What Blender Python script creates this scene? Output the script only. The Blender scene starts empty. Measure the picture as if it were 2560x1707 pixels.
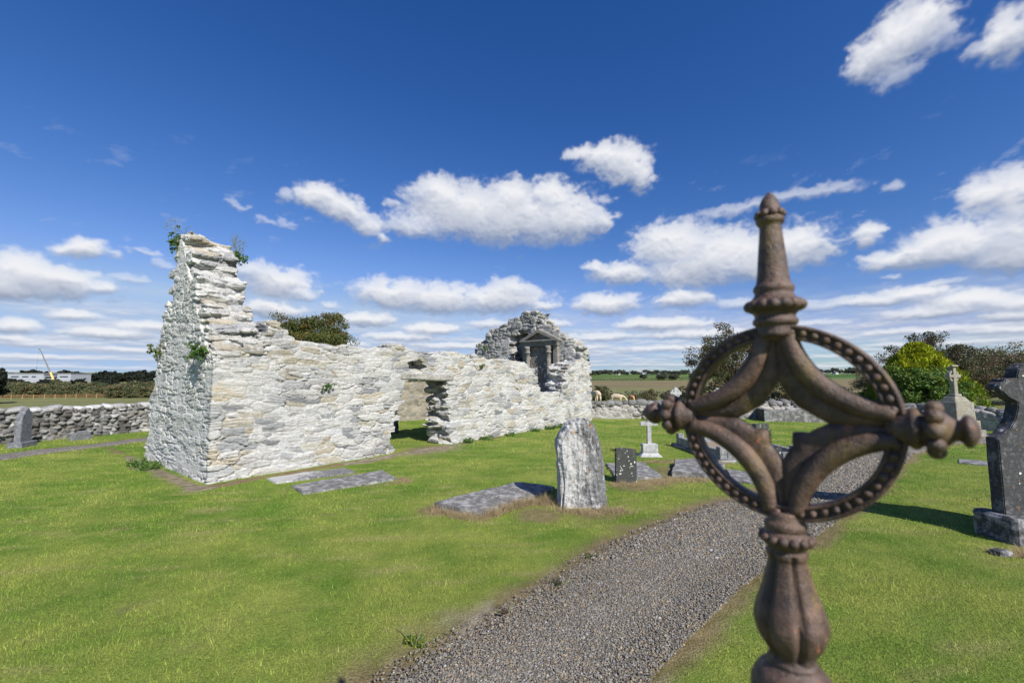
import bpy, bmesh, math, random
import numpy as np
from mathutils import Vector, Matrix, Euler

sc = bpy.context.scene
COL = sc.collection
R = math.radians
EYE = 1.7
# ------------------------------------------------------------------ camera
cam_d = bpy.data.cameras.new("camera"); cam = bpy.data.objects.new("camera", cam_d); COL.objects.link(cam)
cam_d.lens = 15.3; cam_d.sensor_width = 36; cam_d.clip_start = .05; cam_d.clip_end = 9000
cam.location = (0, 0, EYE); cam.rotation_euler = (R(90+4.8), 0, 0)
cam_d.dof.use_dof = True; cam_d.dof.focus_distance = 9.0; cam_d.dof.aperture_fstop = 3.6
sc.camera = cam
# ------------------------------------------------------------------ light
SUN_AZ, SUN_EL = 34.0, 39.0          # sun behind the camera, to its right
S = Vector((math.cos(R(SUN_EL))*math.sin(R(SUN_AZ)), -math.cos(R(SUN_EL))*math.cos(R(SUN_AZ)), math.sin(R(SUN_EL))))
sun_d = bpy.data.lights.new("sun", 'SUN'); sun = bpy.data.objects.new("sun", sun_d); COL.objects.link(sun)
sun_d.energy = 4.2; sun_d.angle = R(.5); sun_d.color = (1, .95, .87)
sun.rotation_euler = S.to_track_quat('Z', 'Y').to_euler(); sun.location = (8, -10, 20)
sc.view_settings.view_transform = 'Standard'; sc.view_settings.look = 'None'
sc.view_settings.exposure = 0.6; sc.view_settings.gamma = 1
sc.cycles.max_bounces = 6; sc.cycles.transparent_max_bounces = 8

# ------------------------------------------------------------------ noise
def gnoise(x, y, seed):
    xi = np.floor(x).astype(np.int64); yi = np.floor(y).astype(np.int64)
    xf = (x - xi).astype(np.float32); yf = (y - yi).astype(np.float32)
    u = xf*xf*xf*(xf*(xf*6-15)+10); v = yf*yf*yf*(yf*(yf*6-15)+10)
    rs = np.random.RandomState(seed); tab = rs.rand(4096).astype(np.float32)*6.2831853
    ct, st = np.cos(tab), np.sin(tab)
    def g(ix, iy, fx, fy):
        h = ((ix*73856093) ^ (iy*19349663)) & 4095
        return ct[h]*fx + st[h]*fy
    a = g(xi, yi, xf, yf); b = g(xi+1, yi, xf-1, yf); c = g(xi, yi+1, xf, yf-1); d = g(xi+1, yi+1, xf-1, yf-1)
    return ((a*(1-u)+b*u)*(1-v) + (c*(1-u)+d*u)*v)*1.5
def fbm(x, y, seed, n=5, gain=.5, billow=False):
    s = 0; a = 1; tot = 0
    for k in range(n):
        v = gnoise(x*2**k+k*17.3, y*2**k-k*9.1, seed+k)
        s = s + a*(1-2*np.abs(v)*1.3 if billow else v); tot += a; a *= gain
    return s/tot
def hash3(ix, iy, iz, seed):
    h = (ix.astype(np.uint32)*np.uint32(73856093)) ^ (iy.astype(np.uint32)*np.uint32(19349663)) ^ (iz.astype(np.uint32)*np.uint32(83492791)) ^ np.uint32(seed*2654435761 & 0xffffffff)
    h ^= h >> np.uint32(15); h *= np.uint32(0x85ebca6b); h ^= h >> np.uint32(13); h *= np.uint32(0xc2b2ae35); h ^= h >> np.uint32(16)
    return h
def hf(h, k):
    g = h*np.uint32(2654435761 + 2*k*40503) ; g ^= g >> np.uint32(16); g *= np.uint32(0x7feb352d); g ^= g >> np.uint32(15)
    return (g & np.uint32(0xffff)).astype(np.float32)/65535.
def vnoise3(P, seed):
    I = np.floor(P).astype(np.int64); F = (P-I).astype(np.float32); F = F*F*F*(F*(F*6-15)+10)
    out = 0
    for dx in (0, 1):
        for dy in (0, 1):
            for dz in (0, 1):
                w = (F[:,0] if dx else 1-F[:,0])*(F[:,1] if dy else 1-F[:,1])*(F[:,2] if dz else 1-F[:,2])
                out = out + w*hf(hash3(I[:,0]+dx, I[:,1]+dy, I[:,2]+dz, seed), 1)
    return out*2-1
def fbm3(P, seed, n=4, gain=.5):
    s = 0; a = 1; t = 0
    for k in range(n):
        s = s + a*vnoise3(P*2.0**k + k*7.7, seed+k); t += a; a *= gain
    return s/t
def vor3(P, cell, seed, pw=3.0, jit=.82):
    """nearest and second nearest feature of a stretched cell lattice: edge distance, hash, offset from the feature"""
    n = len(P); D1 = np.empty(n, np.float32); D2 = np.empty(n, np.float32); HH = np.empty(n, np.uint32); OFF = np.empty((n,3), np.float32)
    cell = np.array(cell, np.float32)
    for a in range(0, n, 150000):
        Q = (P[a:a+150000]/cell).astype(np.float32)
        I = np.floor(Q).astype(np.int64)
        d1 = np.full(len(Q), 9e9, np.float32); d2 = d1.copy(); hh = np.zeros(len(Q), np.uint32); off = np.zeros((len(Q),3), np.float32)
        for dx in (-1, 0, 1):
            for dy in (-1, 0, 1):
                for dz in (-1, 0, 1):
                    ix, iy, iz = I[:,0]+dx, I[:,1]+dy, I[:,2]+dz
                    h = hash3(ix, iy, iz, seed)
                    f = np.stack([ix+.5+(hf(h,1)-.5)*jit + .25*(iz & 1), iy+.5+(hf(h,2)-.5)*jit, iz+.5+(hf(h,3)-.5)*jit*.8], 1).astype(np.float32)
                    o = Q-f
                    d = (np.abs(o)**pw).sum(1)**(1/pw) * (.8+.45*hf(h,4))
                    m = d < d1
                    d2 = np.where(m, d1, np.minimum(d2, d)); d1 = np.where(m, d, d1)
                    hh = np.where(m, h, hh); off[m] = (o*cell)[m]
        D1[a:a+150000] = d1; D2[a:a+150000] = d2; HH[a:a+150000] = hh; OFF[a:a+150000] = off
    return D1, D2, HH, OFF

# ------------------------------------------------------------------ sky
CLOUDS = [(41.5,30.0,2.5,1.7,1.0),(43.6,30.9,2.7,2.1,1.0),(45.6,31.6,2.3,1.7,1.0),(43.1,27.9,1.9,0.9,0.45),(46.6,29.6,1.7,1.0,0.4),(50.9,27.7,1.9,1.8,1.0),(48.8,27.7,1.5,0.7,0.5),(9.7,27.7,2.4,1.0,0.9),(12.3,27.0,3.5,1.6,1.0),(15.1,25.8,3.2,2.3,1.0),(17.0,24.2,1.8,1.9,1.0),(-11.7,23.3,1.7,1.1,0.7),(-9.7,23.0,3.5,1.9,1.0),(-6.8,21.0,8.2,3.1,1.0),(0.2,20.4,9.3,3.4,1.0),(7.3,20.2,5.1,3.2,1.0),(-0.4,23.3,2.4,1.9,1.0),(5.4,23.4,2.8,1.8,1.0),(11.6,19.6,2.1,1.3,0.9),(-13.1,18.9,4.0,1.3,0.8),(-24.5,21.1,2.8,1.5,1.0),(-21.7,20.1,3.1,1.6,1.0),(-18.8,18.6,2.2,1.3,0.9),(-16.9,17.2,1.1,0.8,0.8),(-28.5,20.7,1.2,0.9,0.55),(-33.0,18.9,1.2,0.4,0.4),(-27.9,17.7,1.6,0.5,0.4),(-30.6,17.6,1.1,0.4,0.35),(-15.9,21.5,0.9,0.5,0.5),(27.9,19.3,4.0,0.7,0.5),(33.6,19.7,4.3,0.7,0.5),(36.8,19.5,2.9,0.6,0.5),(41.8,18.4,1.3,0.6,0.45),(13.0,22.2,0.9,0.7,0.3),(20.4,16.1,5.0,2.5,1.0),(26.3,14.2,5.8,2.9,1.0),(22.8,12.8,5.7,2.0,1.0),(33.8,14.2,3.9,2.3,1.0),(30.3,12.7,3.4,1.9,1.0),(13.9,13.1,3.9,1.4,1.0),(11.2,13.9,1.5,1.0,0.9),(39.8,14.2,1.6,1.2,0.95),(48.5,15.9,2.0,1.7,1.0),(50.4,15.3,2.1,2.0,1.0),(46.3,12.2,3.9,2.0,1.0),(49.4,10.6,3.0,1.8,1.0),(41.7,11.5,2.8,1.0,1.0),(43.9,11.7,2.6,1.2,1.0),(50.0,12.5,1.9,1.8,0.9),(12.2,9.3,4.3,1.4,1.0),(21.5,9.5,3.4,1.2,1.0),(-15.6,10.4,4.9,1.9,1.0),(-9.5,10.0,6.3,1.9,1.0),(-1.5,10.2,6.9,1.8,1.0),(0.2,11.8,3.0,1.1,0.9),(4.3,9.3,1.8,0.8,0.9),(-18.7,7.2,3.7,1.0,1.0),(-10.3,6.2,3.7,0.8,1.0),(-14.4,5.1,5.0,0.6,0.9),(-22.6,8.9,1.0,0.5,0.6),(-28.5,10.7,4.0,1.8,1.0),(-31.4,12.1,2.2,1.1,0.8),(-25.7,9.7,1.4,0.8,0.8),(-29.1,7.8,3.7,1.1,1.0),(-45.1,11.9,2.1,1.1,1.0),(-48.9,9.1,2.9,1.6,1.0),(-47.0,8.6,3.1,1.5,1.0),(-49.8,7.7,2.5,1.3,1.0),(-43.5,8.7,1.5,0.7,0.9),(-40.7,12.5,1.4,0.3,0.5),(-41.7,9.8,1.5,0.4,0.45),(-39.2,11.5,1.4,0.6,0.4),(-48.9,4.4,1.5,0.7,1.0),(-45.4,5.7,2.2,0.6,0.9),(-49.1,3.4,1.3,0.3,0.8),(-42.9,4.2,3.6,0.6,0.95),(-40.1,5.1,2.4,0.6,0.9),(-46.4,3.1,3.5,0.3,0.6),(27.9,8.5,2.6,0.7,0.6),(20.1,6.6,5.4,0.9,1.0),(16.5,6.7,3.1,0.8,0.9),(23.1,5.2,7.3,0.6,0.9),(4.3,7.0,3.4,0.7,0.8),(-3.2,7.0,2.9,0.7,0.8),(12.1,5.2,4.8,0.6,0.8),(40.8,7.7,4.6,0.7,0.9),(43.1,8.2,2.7,0.7,1.0),(46.6,7.0,3.8,0.9,1.0),(49.6,6.3,2.3,0.7,0.95),(44.5,6.1,4.3,0.6,0.9),(49.3,5.3,2.6,0.5,0.9),(35.4,7.8,2.2,0.7,0.5),(34.9,5.8,3.0,0.5,0.6),(42.9,4.5,4.3,0.4,0.7),(48.5,4.1,2.9,0.4,0.7),(45.5,8.8,1.7,0.3,0.4),(41.3,9.8,1.0,0.3,0.4),(-21.7,4.1,4.6,0.4,0.7),(-7.2,4.1,6.9,0.5,0.7),(7.1,3.9,6.7,0.5,0.7),(20.5,3.6,6.7,0.4,0.7),(-48.2,1.8,3.8,0.3,0.6),(-41.9,2.7,3.3,0.3,0.6),(44.3,3.2,4.8,0.3,0.6)]
def make_clouds(CL, W, H, az0, az1, el0, el1):
    az, el = np.meshgrid(np.linspace(az0, az1, W), np.linspace(el0, el1, H))
    az = az.astype(np.float32); el = el.astype(np.float32)
    wx = fbm(az*.35, el*.5, 11, 5); wy = fbm(az*.35+9, el*.5+4, 31, 5)
    wx2 = fbm(az*1.3, el*1.8, 51, 4); wy2 = fbm(az*1.3+5, el*1.8, 71, 4)
    k = np.clip(el/14, .3, 1)
    X = az + (wx*1.5 + wx2*.45)*k*1.2; Y = el + (wy*.9 + wy2*.35)*k
    F = np.full(az.shape, -1., np.float32); under = np.zeros(az.shape, np.float32); wsum = np.zeros(az.shape, np.float32)
    Wt = np.zeros(az.shape, np.float32)
    for a, e, ra, re, w in CL:
        ra, re = ra*1.08, re*(1.26 if re > 1.1 else 1.12)
        px = (a-az0)/(az1-az0)*W; py = (e-el0)/(el1-el0)*H
        rx = int((ra*1.9+3)/(az1-az0)*W); ry = int((re*1.9+3)/(el1-el0)*H)
        sl = (slice(max(0,int(py)-ry), min(H,int(py)+ry)), slice(max(0,int(px)-rx), min(W,int(px)+rx)))
        if sl[0].start>=sl[0].stop or sl[1].start>=sl[1].stop: continue
        dx = (X[sl]-a)/ra; dy = (Y[sl]-e)/re
        dy = np.where(dy < 0, dy*1.25, dy*.95)
        r2 = dx*dx+dy*dy
        f = 1-r2
        g = np.exp(-r2*1.6)
        old = F[sl]; m = np.maximum(old, f); F[sl] = m + .18*np.exp(-((old-f)/.35)**2)*(np.minimum(old,f)>-.6)
        under[sl] += g*np.clip(dy, -1.3, 1.3); wsum[sl] += g; Wt[sl] = np.maximum(Wt[sl], w*g**.35)
    bil = fbm(az*.42*1.0+wx*.6, el*.62+wy*.6, 91, 6, .55, True)
    det = fbm(az*.9+wx2, el*1.35+wy2, 131, 5, .5)
    D = F*.95 + .40*(bil-.25) + .42*det + .20
    # thin layered bands towards the horizon
    e1 = np.maximum(el, .25); dist = 1/np.tan(np.radians(e1+.6))
    bx = np.sin(np.radians(az))*dist; by = np.cos(np.radians(az))*dist
    st = fbm(az*.13+3, np.log(dist)*5.5, 171, 6, .55) + .25*fbm(az*.6, np.log(dist)*13, 191, 4)
    band = np.clip((11-el)/7, 0, 1)*np.clip((el+.5)/1.5, 0, 1)
    B = (st*1.6 + .10 + .45*band)*1.4
    Bd = np.where(band > 0, B*band, -1)
    # lighting: density a little above (towards the light) against here
    def smooth(A, n):
        for _ in range(n):
            A = (A + np.roll(A,1,0)+np.roll(A,-1,0)+np.roll(A,1,1)+np.roll(A,-1,1))/5
        return A
    def lit(D, sy, sx, k):
        up = np.roll(np.roll(D, -sy, 0), -sx, 1)
        return np.tanh((D-up)*k)
    pyd = H/(el1-el0)
    Dc = np.clip(D, -.3, 1.2)
    L = .6*lit(smooth(Dc,10), int(.35*pyd), int(.12*pyd), 1.6) + .6*lit(smooth(Dc,30), int(1.1*pyd), int(.35*pyd), .9)
    und = np.where(wsum > 1e-3, under/np.maximum(wsum, 1e-3), 0)
    a1 = np.clip((D+.12)/(.88+.4*wx), 0, 1)**1.15; a1 = a1*a1*(3-2*a1)
    thick = np.clip(D/.9, 0, 1)
    br = .755 + .17*L + .30*np.clip(und*1.2+.12, -1, .6) + .03*thick
    a1 = a1*np.clip(Wt*1.05, 0, 1)
    a1 = .55*a1+.45*smooth(a1, 14); a1 = smooth(a1, 2)
    a2 = np.clip((Bd+.15*np.clip(band*2, 0, 1))/1.3, 0, 1)*.68*np.clip(band*5, 0, 1)
    L2 = lit(smooth(Bd,2), int(.25*pyd), 0, 1.5)
    br2 = .80 + .14*L2
    wz = fbm(az*.22+3, el*.5-az*.08, 211, 6, .62); a3 = np.clip((wz*1.7-.38), 0, 1)*.45*np.clip((26-el)/8, 0, 1)*np.clip(el/5, 0, 1); a1 = 1-(1-a1)*(1-a3)
    A = 1-(1-a1)*(1-a2)
    BR = (br*a1 + br2*a2*(1-a1))/np.maximum(A, 1e-4)
    # veil of haze low in the sky
    return np.clip(BR, .45, 1.1), np.clip(A, 0, .985)

CW, CH, AZ0, AZ1, EL0, EL1 = 3000, 1160, -60, 60, -1, 44
BR, AL = make_clouds(CLOUDS, CW, CH, AZ0, AZ1, EL0, EL1)
edge = np.minimum(np.linspace(0, 1, CW)*12, np.linspace(1, 0, CW)*12).clip(0, 1)[None, :]
AL = AL*edge
img = bpy.data.images.new("cloud_map", CW, CH, alpha=True, float_buffer=True); img.colorspace_settings.name = 'Non-Color'
img.alpha_mode = 'CHANNEL_PACKED'
px = np.ones((CH, CW, 4), np.float32); px[..., 0] = BR; px[..., 1] = AL; px[..., 2] = 0
img.pixels.foreach_set(px.ravel()); img.update()
world = bpy.data.worlds.new("World"); sc.world = world; world.use_nodes = True
wt = world.node_tree; wt.nodes.clear(); N = wt.nodes.new; LK = wt.links.new
def mth(op, a, b=None, c=None, nt=wt, clamp=False):
    n = nt.nodes.new('ShaderNodeMath'); n.operation = op; n.use_clamp = clamp
    for i, v in enumerate((a, b, c)):
        if v is None: continue
        if isinstance(v, (int, float)): n.inputs[i].default_value = v
        else: nt.links.new(v, n.inputs[i])
    return n.outputs[0]
sky = N('ShaderNodeTexSky'); sky.sky_type = 'NISHITA'; sky.sun_disc = False
sky.sun_elevation = R(SUN_EL); sky.sun_rotation = R(180-SUN_AZ); sky.air_density = 1.0; sky.dust_density = .35; sky.ozone_density = 2.2; sky.altitude = 0
tc = N('ShaderNodeTexCoord'); sx = N('ShaderNodeSeparateXYZ'); LK(tc.outputs['Generated'], sx.inputs[0])
az = mth('MULTIPLY', mth('ARCTAN2', sx.outputs[0], sx.outputs[1]), 180/math.pi)
el = mth('MULTIPLY', mth('ARCSINE', sx.outputs[2]), 180/math.pi)
uu = mth('DIVIDE', mth('SUBTRACT', az, AZ0), AZ1-AZ0); vv = mth('DIVIDE', mth('SUBTRACT', el, EL0), EL1-EL0)
cx = N('ShaderNodeCombineXYZ'); LK(uu, cx.inputs[0]); LK(vv, cx.inputs[1])
it = N('ShaderNodeTexImage'); it.image = img; it.extension = 'CLIP'; it.interpolation = 'Cubic'; LK(cx.outputs[0], it.inputs[0])
sp = N('ShaderNodeSeparateColor'); LK(it.outputs['Color'], sp.inputs[0])
ramp = N('ShaderNodeValToRGB'); LK(sp.outputs[0], ramp.inputs[0])
e = ramp.color_ramp.elements; e[0].position = .50; e[0].color = (3.1, 3.7, 5.0, 1); e[1].position = .98; e[1].color = (9.2, 9.3, 9.6, 1)
m2 = ramp.color_ramp.elements.new(.76); m2.color = (5.9, 6.3, 7.3, 1)
tint = N('ShaderNodeMix'); tint.data_type = 'RGBA'; tint.blend_type = 'MULTIPLY'; tint.inputs[0].default_value = 1
LK(sky.outputs[0], tint.inputs[6]); tint.inputs[7].default_value = (.62, .86, 1.18, 1)
# deepen the blue: each channel gets its own contrast
ss = N('ShaderNodeSeparateColor'); LK(tint.outputs[2], ss.inputs[0]); cc_ = N('ShaderNodeCombineColor')
for i_, (k_, g_, mxv) in enumerate(((.81, 1.86, 4.1), (.761, 1.26, 5.8), (1.153, .98, 8.6))):
    LK(mth('MINIMUM', mth('MULTIPLY', mth('POWER', ss.outputs[i_], g_), k_), mxv), cc_.inputs[i_])
mx = N('ShaderNodeMix'); mx.data_type = 'RGBA'; LK(sp.outputs[1], mx.inputs[0]); LK(cc_.outputs[0], mx.inputs[6]); LK(ramp.outputs[0], mx.inputs[7])
bg = N('ShaderNodeBackground'); bg.inputs[1].default_value = .063; LK(mx.outputs[2], bg.inputs[0])
wo = N('ShaderNodeOutputWorld'); LK(bg.outputs[0], wo.inputs[0])
world.cycles.sampling_method = 'MANUAL'; world.cycles.sample_map_resolution = 512

# ------------------------------------------------------------------ object helpers
def tag(o, label=None, cat=None, group=None, kind=None):
    if label: o['label'] = label
    if cat: o['category'] = cat
    if group: o['group'] = group
    if kind: o['kind'] = kind
    return o
def empty(name, loc=(0,0,0), rz=0):
    o = bpy.data.objects.new(name, None); COL.objects.link(o); o.location = loc; o.rotation_euler = (0, 0, rz); o.empty_display_size = .1
    return o
def npmesh(name, V, F, mat, parent=None, col=None, smooth=False):
    """F: int array (n,3) or (n,4)"""
    V = np.asarray(V, np.float32); F = np.asarray(F, np.int32); k = F.shape[1]
    me = bpy.data.meshes.new(name); me.vertices.add(len(V)); me.vertices.foreach_set('co', V.ravel())
    me.loops.add(F.size); me.loops.foreach_set('vertex_index', F.ravel())
    me.polygons.add(len(F)); me.polygons.foreach_set('loop_start', np.arange(0, F.size, k, dtype=np.int32))
    me.update(calc_edges=True)
    if smooth: me.polygons.foreach_set('use_smooth', np.ones(len(F), bool))
    if col is not None:
        a = me.color_attributes.new('Col', 'FLOAT_COLOR', 'POINT'); c = np.ones((len(V), 4), np.float32); c[:, :3] = col
        a.data.foreach_set('color', c.ravel())
    me.materials.append(mat); me.update()
    o = bpy.data.objects.new(name, me); COL.objects.link(o); o.parent = parent
    return o
def bmobj(name, bm, mat, parent=None, smooth=False, recalc=True):
    if recalc: bmesh.ops.recalc_face_normals(bm, faces=bm.faces)
    me = bpy.data.meshes.new(name); bm.to_mesh(me); bm.free()
    if smooth:
        for p in me.polygons: p.use_smooth = True
    me.materials.append(mat)
    o = bpy.data.objects.new(name, me); COL.objects.link(o); o.parent = parent
    return o
def mesh_normals(V, F):
    k = F.shape[1]
    a = V[F[:,1]]-V[F[:,0]]; b = V[F[:,2]]-V[F[:,0]]
    n = np.cross(a, b)
    if k == 4: n = n + np.cross(V[F[:,2]]-V[F[:,0]], V[F[:,3]]-V[F[:,0]])
    out = np.zeros_like(V)
    for i in range(k):
        for c in range(3): out[:, c] += np.bincount(F[:, i], n[:, c], len(V)).astype(np.float32)
    return out/np.maximum(np.linalg.norm(out, axis=1, keepdims=True), 1e-9)
def laplace(V, F, it, lam=.5, lock=None):
    k = F.shape[1]; E = np.concatenate([F[:, [i, (i+1) % k]] for i in range(k)])
    cnt = np.bincount(E[:,0], minlength=len(V)) + np.bincount(E[:,1], minlength=len(V))
    for _ in range(it):
        s = np.zeros_like(V)
        for c in range(3):
            s[:, c] = np.bincount(E[:,0], V[E[:,1], c], len(V)) + np.bincount(E[:,1], V[E[:,0], c], len(V))
        nv = V + lam*(s/np.maximum(cnt, 1)[:, None]-V)
        if lock is not None: nv[lock] = V[lock]
        V = nv.astype(np.float32)
    return V
class Acc:
    """collects tubes / quads as one mesh"""
    def __init__(s): s.v = []; s.f = []; s.c = []; s.n = 0
    def add(s, v, f, c=None):
        v = np.asarray(v, np.float32); s.v.append(v); s.f.append(np.asarray(f, np.int32)+s.n); s.n += len(v)
        s.c.append(np.ones((len(v), 3), np.float32)*(1 if c is None else np.asarray(c, np.float32)))
    def tube(s, pts, rad, seg=8, c=None, cap=True):
        pts = [Vector(p) for p in pts]; n = len(pts)
        if isinstance(rad, (int, float)): rad = [rad]*n
        up = Vector((0, 0, 1)); prev = None; V = []
        for i, p in enumerate(pts):
            t = (pts[min(i+1, n-1)]-pts[max(i-1, 0)]).normalized()
            if prev is None:
                prev = t.cross(Vector((0, 0, 1)) if abs(t.z) < .9 else Vector((1, 0, 0))).normalized()
            else:
                prev = (prev - t*prev.dot(t)).normalized()
            b = t.cross(prev)
            for k in range(seg):
                a = 2*math.pi*k/seg; V.append(p+(prev*math.cos(a)+b*math.sin(a))*rad[i])
        Fq = []
        for i in range(n-1):
            for k in range(seg):
                a = i*seg+k; b2 = i*seg+(k+1) % seg; Fq.append((a, b2, b2+seg, a+seg))
        if cap:
            V.append(pts[0]); V.append(pts[-1]); ca, cb = len(V)-2, len(V)-1
            for k in range(seg):
                Fq.append((ca, (k+1) % seg, k, k)); e0 = (n-1)*seg; Fq.append((cb, e0+k, e0+(k+1) % seg, e0+(k+1) % seg))
        s.add([tuple(v) for v in V], Fq, c)
    def build(s, name, mat, parent=None, smooth=True, usecol=False):
        V = np.concatenate(s.v); F = np.concatenate(s.f); C = np.concatenate(s.c)
        if F.shape[1] == 4 and np.any(F[:,2] == F[:,3]):
            bm = bmesh.new(); vs = [bm.verts.new(v) for v in V.tolist()]
            for f in F.tolist():
                ids = []
                for q in f:
                    if q not in ids: ids.append(q)
                try: bm.faces.new([vs[q] for q in ids])
                except ValueError: pass
            me = bpy.data.meshes.new(name); bm.to_mesh(me); bm.free()
            if smooth: me.polygons.foreach_set('use_smooth', np.ones(len(me.polygons), bool))
            if usecol:
                a = me.color_attributes.new('Col', 'FLOAT_COLOR', 'POINT'); c = np.ones((len(V), 4), np.float32); c[:, :3] = C
                a.data.foreach_set('color', c.ravel())
            me.materials.append(mat); o = bpy.data.objects.new(name, me); COL.objects.link(o); o.parent = parent; return o
        return npmesh(name, V, F, mat, parent, C if usecol else None, smooth)
def copy_tree(o, parent=None):
    c = o.copy(); COL.objects.link(c); c.parent = parent
    for ch in o.children: copy_tree(ch, c)
    return c

# ------------------------------------------------------------------ materials
def material(name, rough=.9, spec=.25):
    m = bpy.data.materials.new(name); m.use_nodes = True; b = m.node_tree.nodes['Principled BSDF']
    b.inputs['Roughness'].default_value = rough; b.inputs['Specular IOR Level'].default_value = spec
    return m, m.node_tree, b
def mixc(nt, fac, a, b, mode='MIX'):
    n = nt.nodes.new('ShaderNodeMix'); n.data_type = 'RGBA'; n.blend_type = mode
    for i, v in ((0, fac), (6, a), (7, b)):
        if isinstance(v, (int, float)): n.inputs[i].default_value = v
        elif isinstance(v, tuple): n.inputs[i].default_value = (*v, 1)
        else: nt.links.new(v, n.inputs[i])
    return n.outputs[2]
def noise(nt, scale, detail=4, rough=.6, vec=None, dist=0):
    n = nt.nodes.new('ShaderNodeTexNoise'); n.inputs['Scale'].default_value = scale; n.inputs['Detail'].default_value = detail
    n.inputs['Roughness'].default_value = rough; n.inputs['Distortion'].default_value = dist
    if vec is None:
        t = nt.nodes.new('ShaderNodeTexCoord'); vec = t.outputs['Object']
    nt.links.new(vec, n.inputs['Vector']); return n.outputs['Fac']
def ramp1(nt, fac, stops):
    n = nt.nodes.new('ShaderNodeValToRGB'); nt.links.new(fac, n.inputs[0]); el = n.color_ramp.elements
    while len(el) < len(stops): el.new(.5)
    for e_, (p, c) in zip(el, stops):
        e_.position = p; e_.color = (*c, 1) if isinstance(c, tuple) else (c, c, c, 1)
    return n.outputs[0]
def bump(nt, b, h, strength, dist=.01):
    n = nt.nodes.new('ShaderNodeBump'); n.inputs['Strength'].default_value = strength; n.inputs['Distance'].default_value = dist
    nt.links.new(h, n.inputs['Height']); nt.links.new(n.outputs[0], b.inputs['Normal'])
def vcol(nt):
    n = nt.nodes.new('ShaderNodeVertexColor'); n.layer_name = 'Col'; return n.outputs[0]
def scaled(nt, sx_, sy_, sz_):
    t = nt.nodes.new('ShaderNodeTexCoord'); m = nt.nodes.new('ShaderNodeMapping'); m.inputs['Scale'].default_value = (sx_, sy_, sz_)
    nt.links.new(t.outputs['Object'], m.inputs[0]); return m.outputs[0]

def mat_masonry():
    m, nt, b = material('lime_washed_rubble', .93, .15)
    c = vcol(nt)
    f = noise(nt, 22, 6, .65); f2 = noise(nt, 5, 5, .7); f3 = noise(nt, 1.0, 5, .65, scaled(nt, 7, 7, 75))
    c = mixc(nt, 1, c, ramp1(nt, f, [(.3, .78), (.7, 1.12)]), 'MULTIPLY')
    c = mixc(nt, ramp1(nt, f2, [(.58, 0), (.70, .45)]), c, (.46, .455, .44))
    c = mixc(nt, ramp1(nt, f3, [(.62, 0), (.76, .5)]), c, (.17, .16, .14))
    nt.links.new(c, b.inputs['Base Color'])
    h = mixc(nt, .6, f, f3); bump(nt, b, h, 1.0, .04); return m
def mat_stone(name, base, lichen=(.62,.62,.60), amount=.5, dark=(.12,.12,.12), scale=6, spots=None, orange=0, rough=.85, few=.40, split=None):
    m, nt, b = material(name, rough, .3)
    f = noise(nt, scale, 8, .68); g = noise(nt, scale*4.3, 6, .6); h = noise(nt, scale*.45, 4, .6)
    c = mixc(nt, ramp1(nt, h, [(.35, 0), (.7, 1)]), base, dark)
    lf = f
    if split is not None:      # pale lichen over one side of the stone, and fissures running up it
        t_ = nt.nodes.new('ShaderNodeTexCoord'); x_ = nt.nodes.new('ShaderNodeSeparateXYZ'); nt.links.new(t_.outputs['Object'], x_.inputs[0])
        lf = mth('ADD', f, mth('MULTIPLY', mth('SUBTRACT', split, x_.outputs[0], nt=nt), .55, nt=nt), nt=nt)
        st_ = noise(nt, 1.0, 7, .65, scaled(nt, 34, 34, 8)); lf = mth('ADD', lf, mth('MULTIPLY', mth('SUBTRACT', st_, .5, nt=nt), .55, nt=nt), nt=nt)
    c = mixc(nt, ramp1(nt, lf, [(.56-.2*amount, 0), (.72-.2*amount, .9)]), c, lichen)
    c = mixc(nt, ramp1(nt, noise(nt, scale*2.7, 7, .7), [(.52, 0), (.72, .55)]), c, lichen)
    c = mixc(nt, 1, c, ramp1(nt, g, [(.3, .7), (.7, 1.15)]), 'MULTIPLY')
    if spots:
        v = nt.nodes.new('ShaderNodeTexVoronoi'); v.inputs['Scale'].default_value = spots; t = nt.nodes.new('ShaderNodeTexCoord'); nt.links.new(t.outputs['Object'], v.inputs['Vector'])
        sel = noise(nt, spots*.35, 2, .5)
        d = mth('MULTIPLY', mth('LESS_THAN', v.outputs['Distance'], mth('MULTIPLY', mth('SUBTRACT', sel, few, nt=nt), 1.6, nt=nt), nt=nt), 1.0, nt=nt)
        c = mixc(nt, d, c, (.66, .66, .62))
    if orange:
        o_ = noise(nt, scale*1.7, 5, .6); c = mixc(nt, ramp1(nt, o_, [(.66-orange*.1, 0), (.70-orange*.1, .8)]), c, (.42, .20, .04))
    nt.links.new(c, b.inputs['Base Color']); bump(nt, b, mixc(nt, .5, f, g), .7, .02); return m
def mat_vcol(name, rough=.8, spec=.3, nscale=None, lo=.75, hi=1.2, translucent=0, bumpd=0):
    m, nt, b = material(name, rough, spec); c = vcol(nt)
    if nscale:
        f = noise(nt, nscale, 5, .6); c = mixc(nt, 1, c, ramp1(nt, f, [(.3, lo), (.7, hi)]), 'MULTIPLY')
        if bumpd: bump(nt, b, f, .8, bumpd)
    nt.links.new(c, b.inputs['Base Color'])
    if translucent:
        t = nt.nodes.new('ShaderNodeBsdfTranslucent'); nt.links.new(c, t.inputs[0]); a = nt.nodes.new('ShaderNodeMixShader'); a.inputs[0].default_value = translucent
        nt.links.new(b.outputs[0], a.inputs[1]); nt.links.new(t.outputs[0], a.inputs[2]); nt.links.new(a.outputs[0], nt.nodes['Material Output'].inputs[0])
    return m
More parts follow.
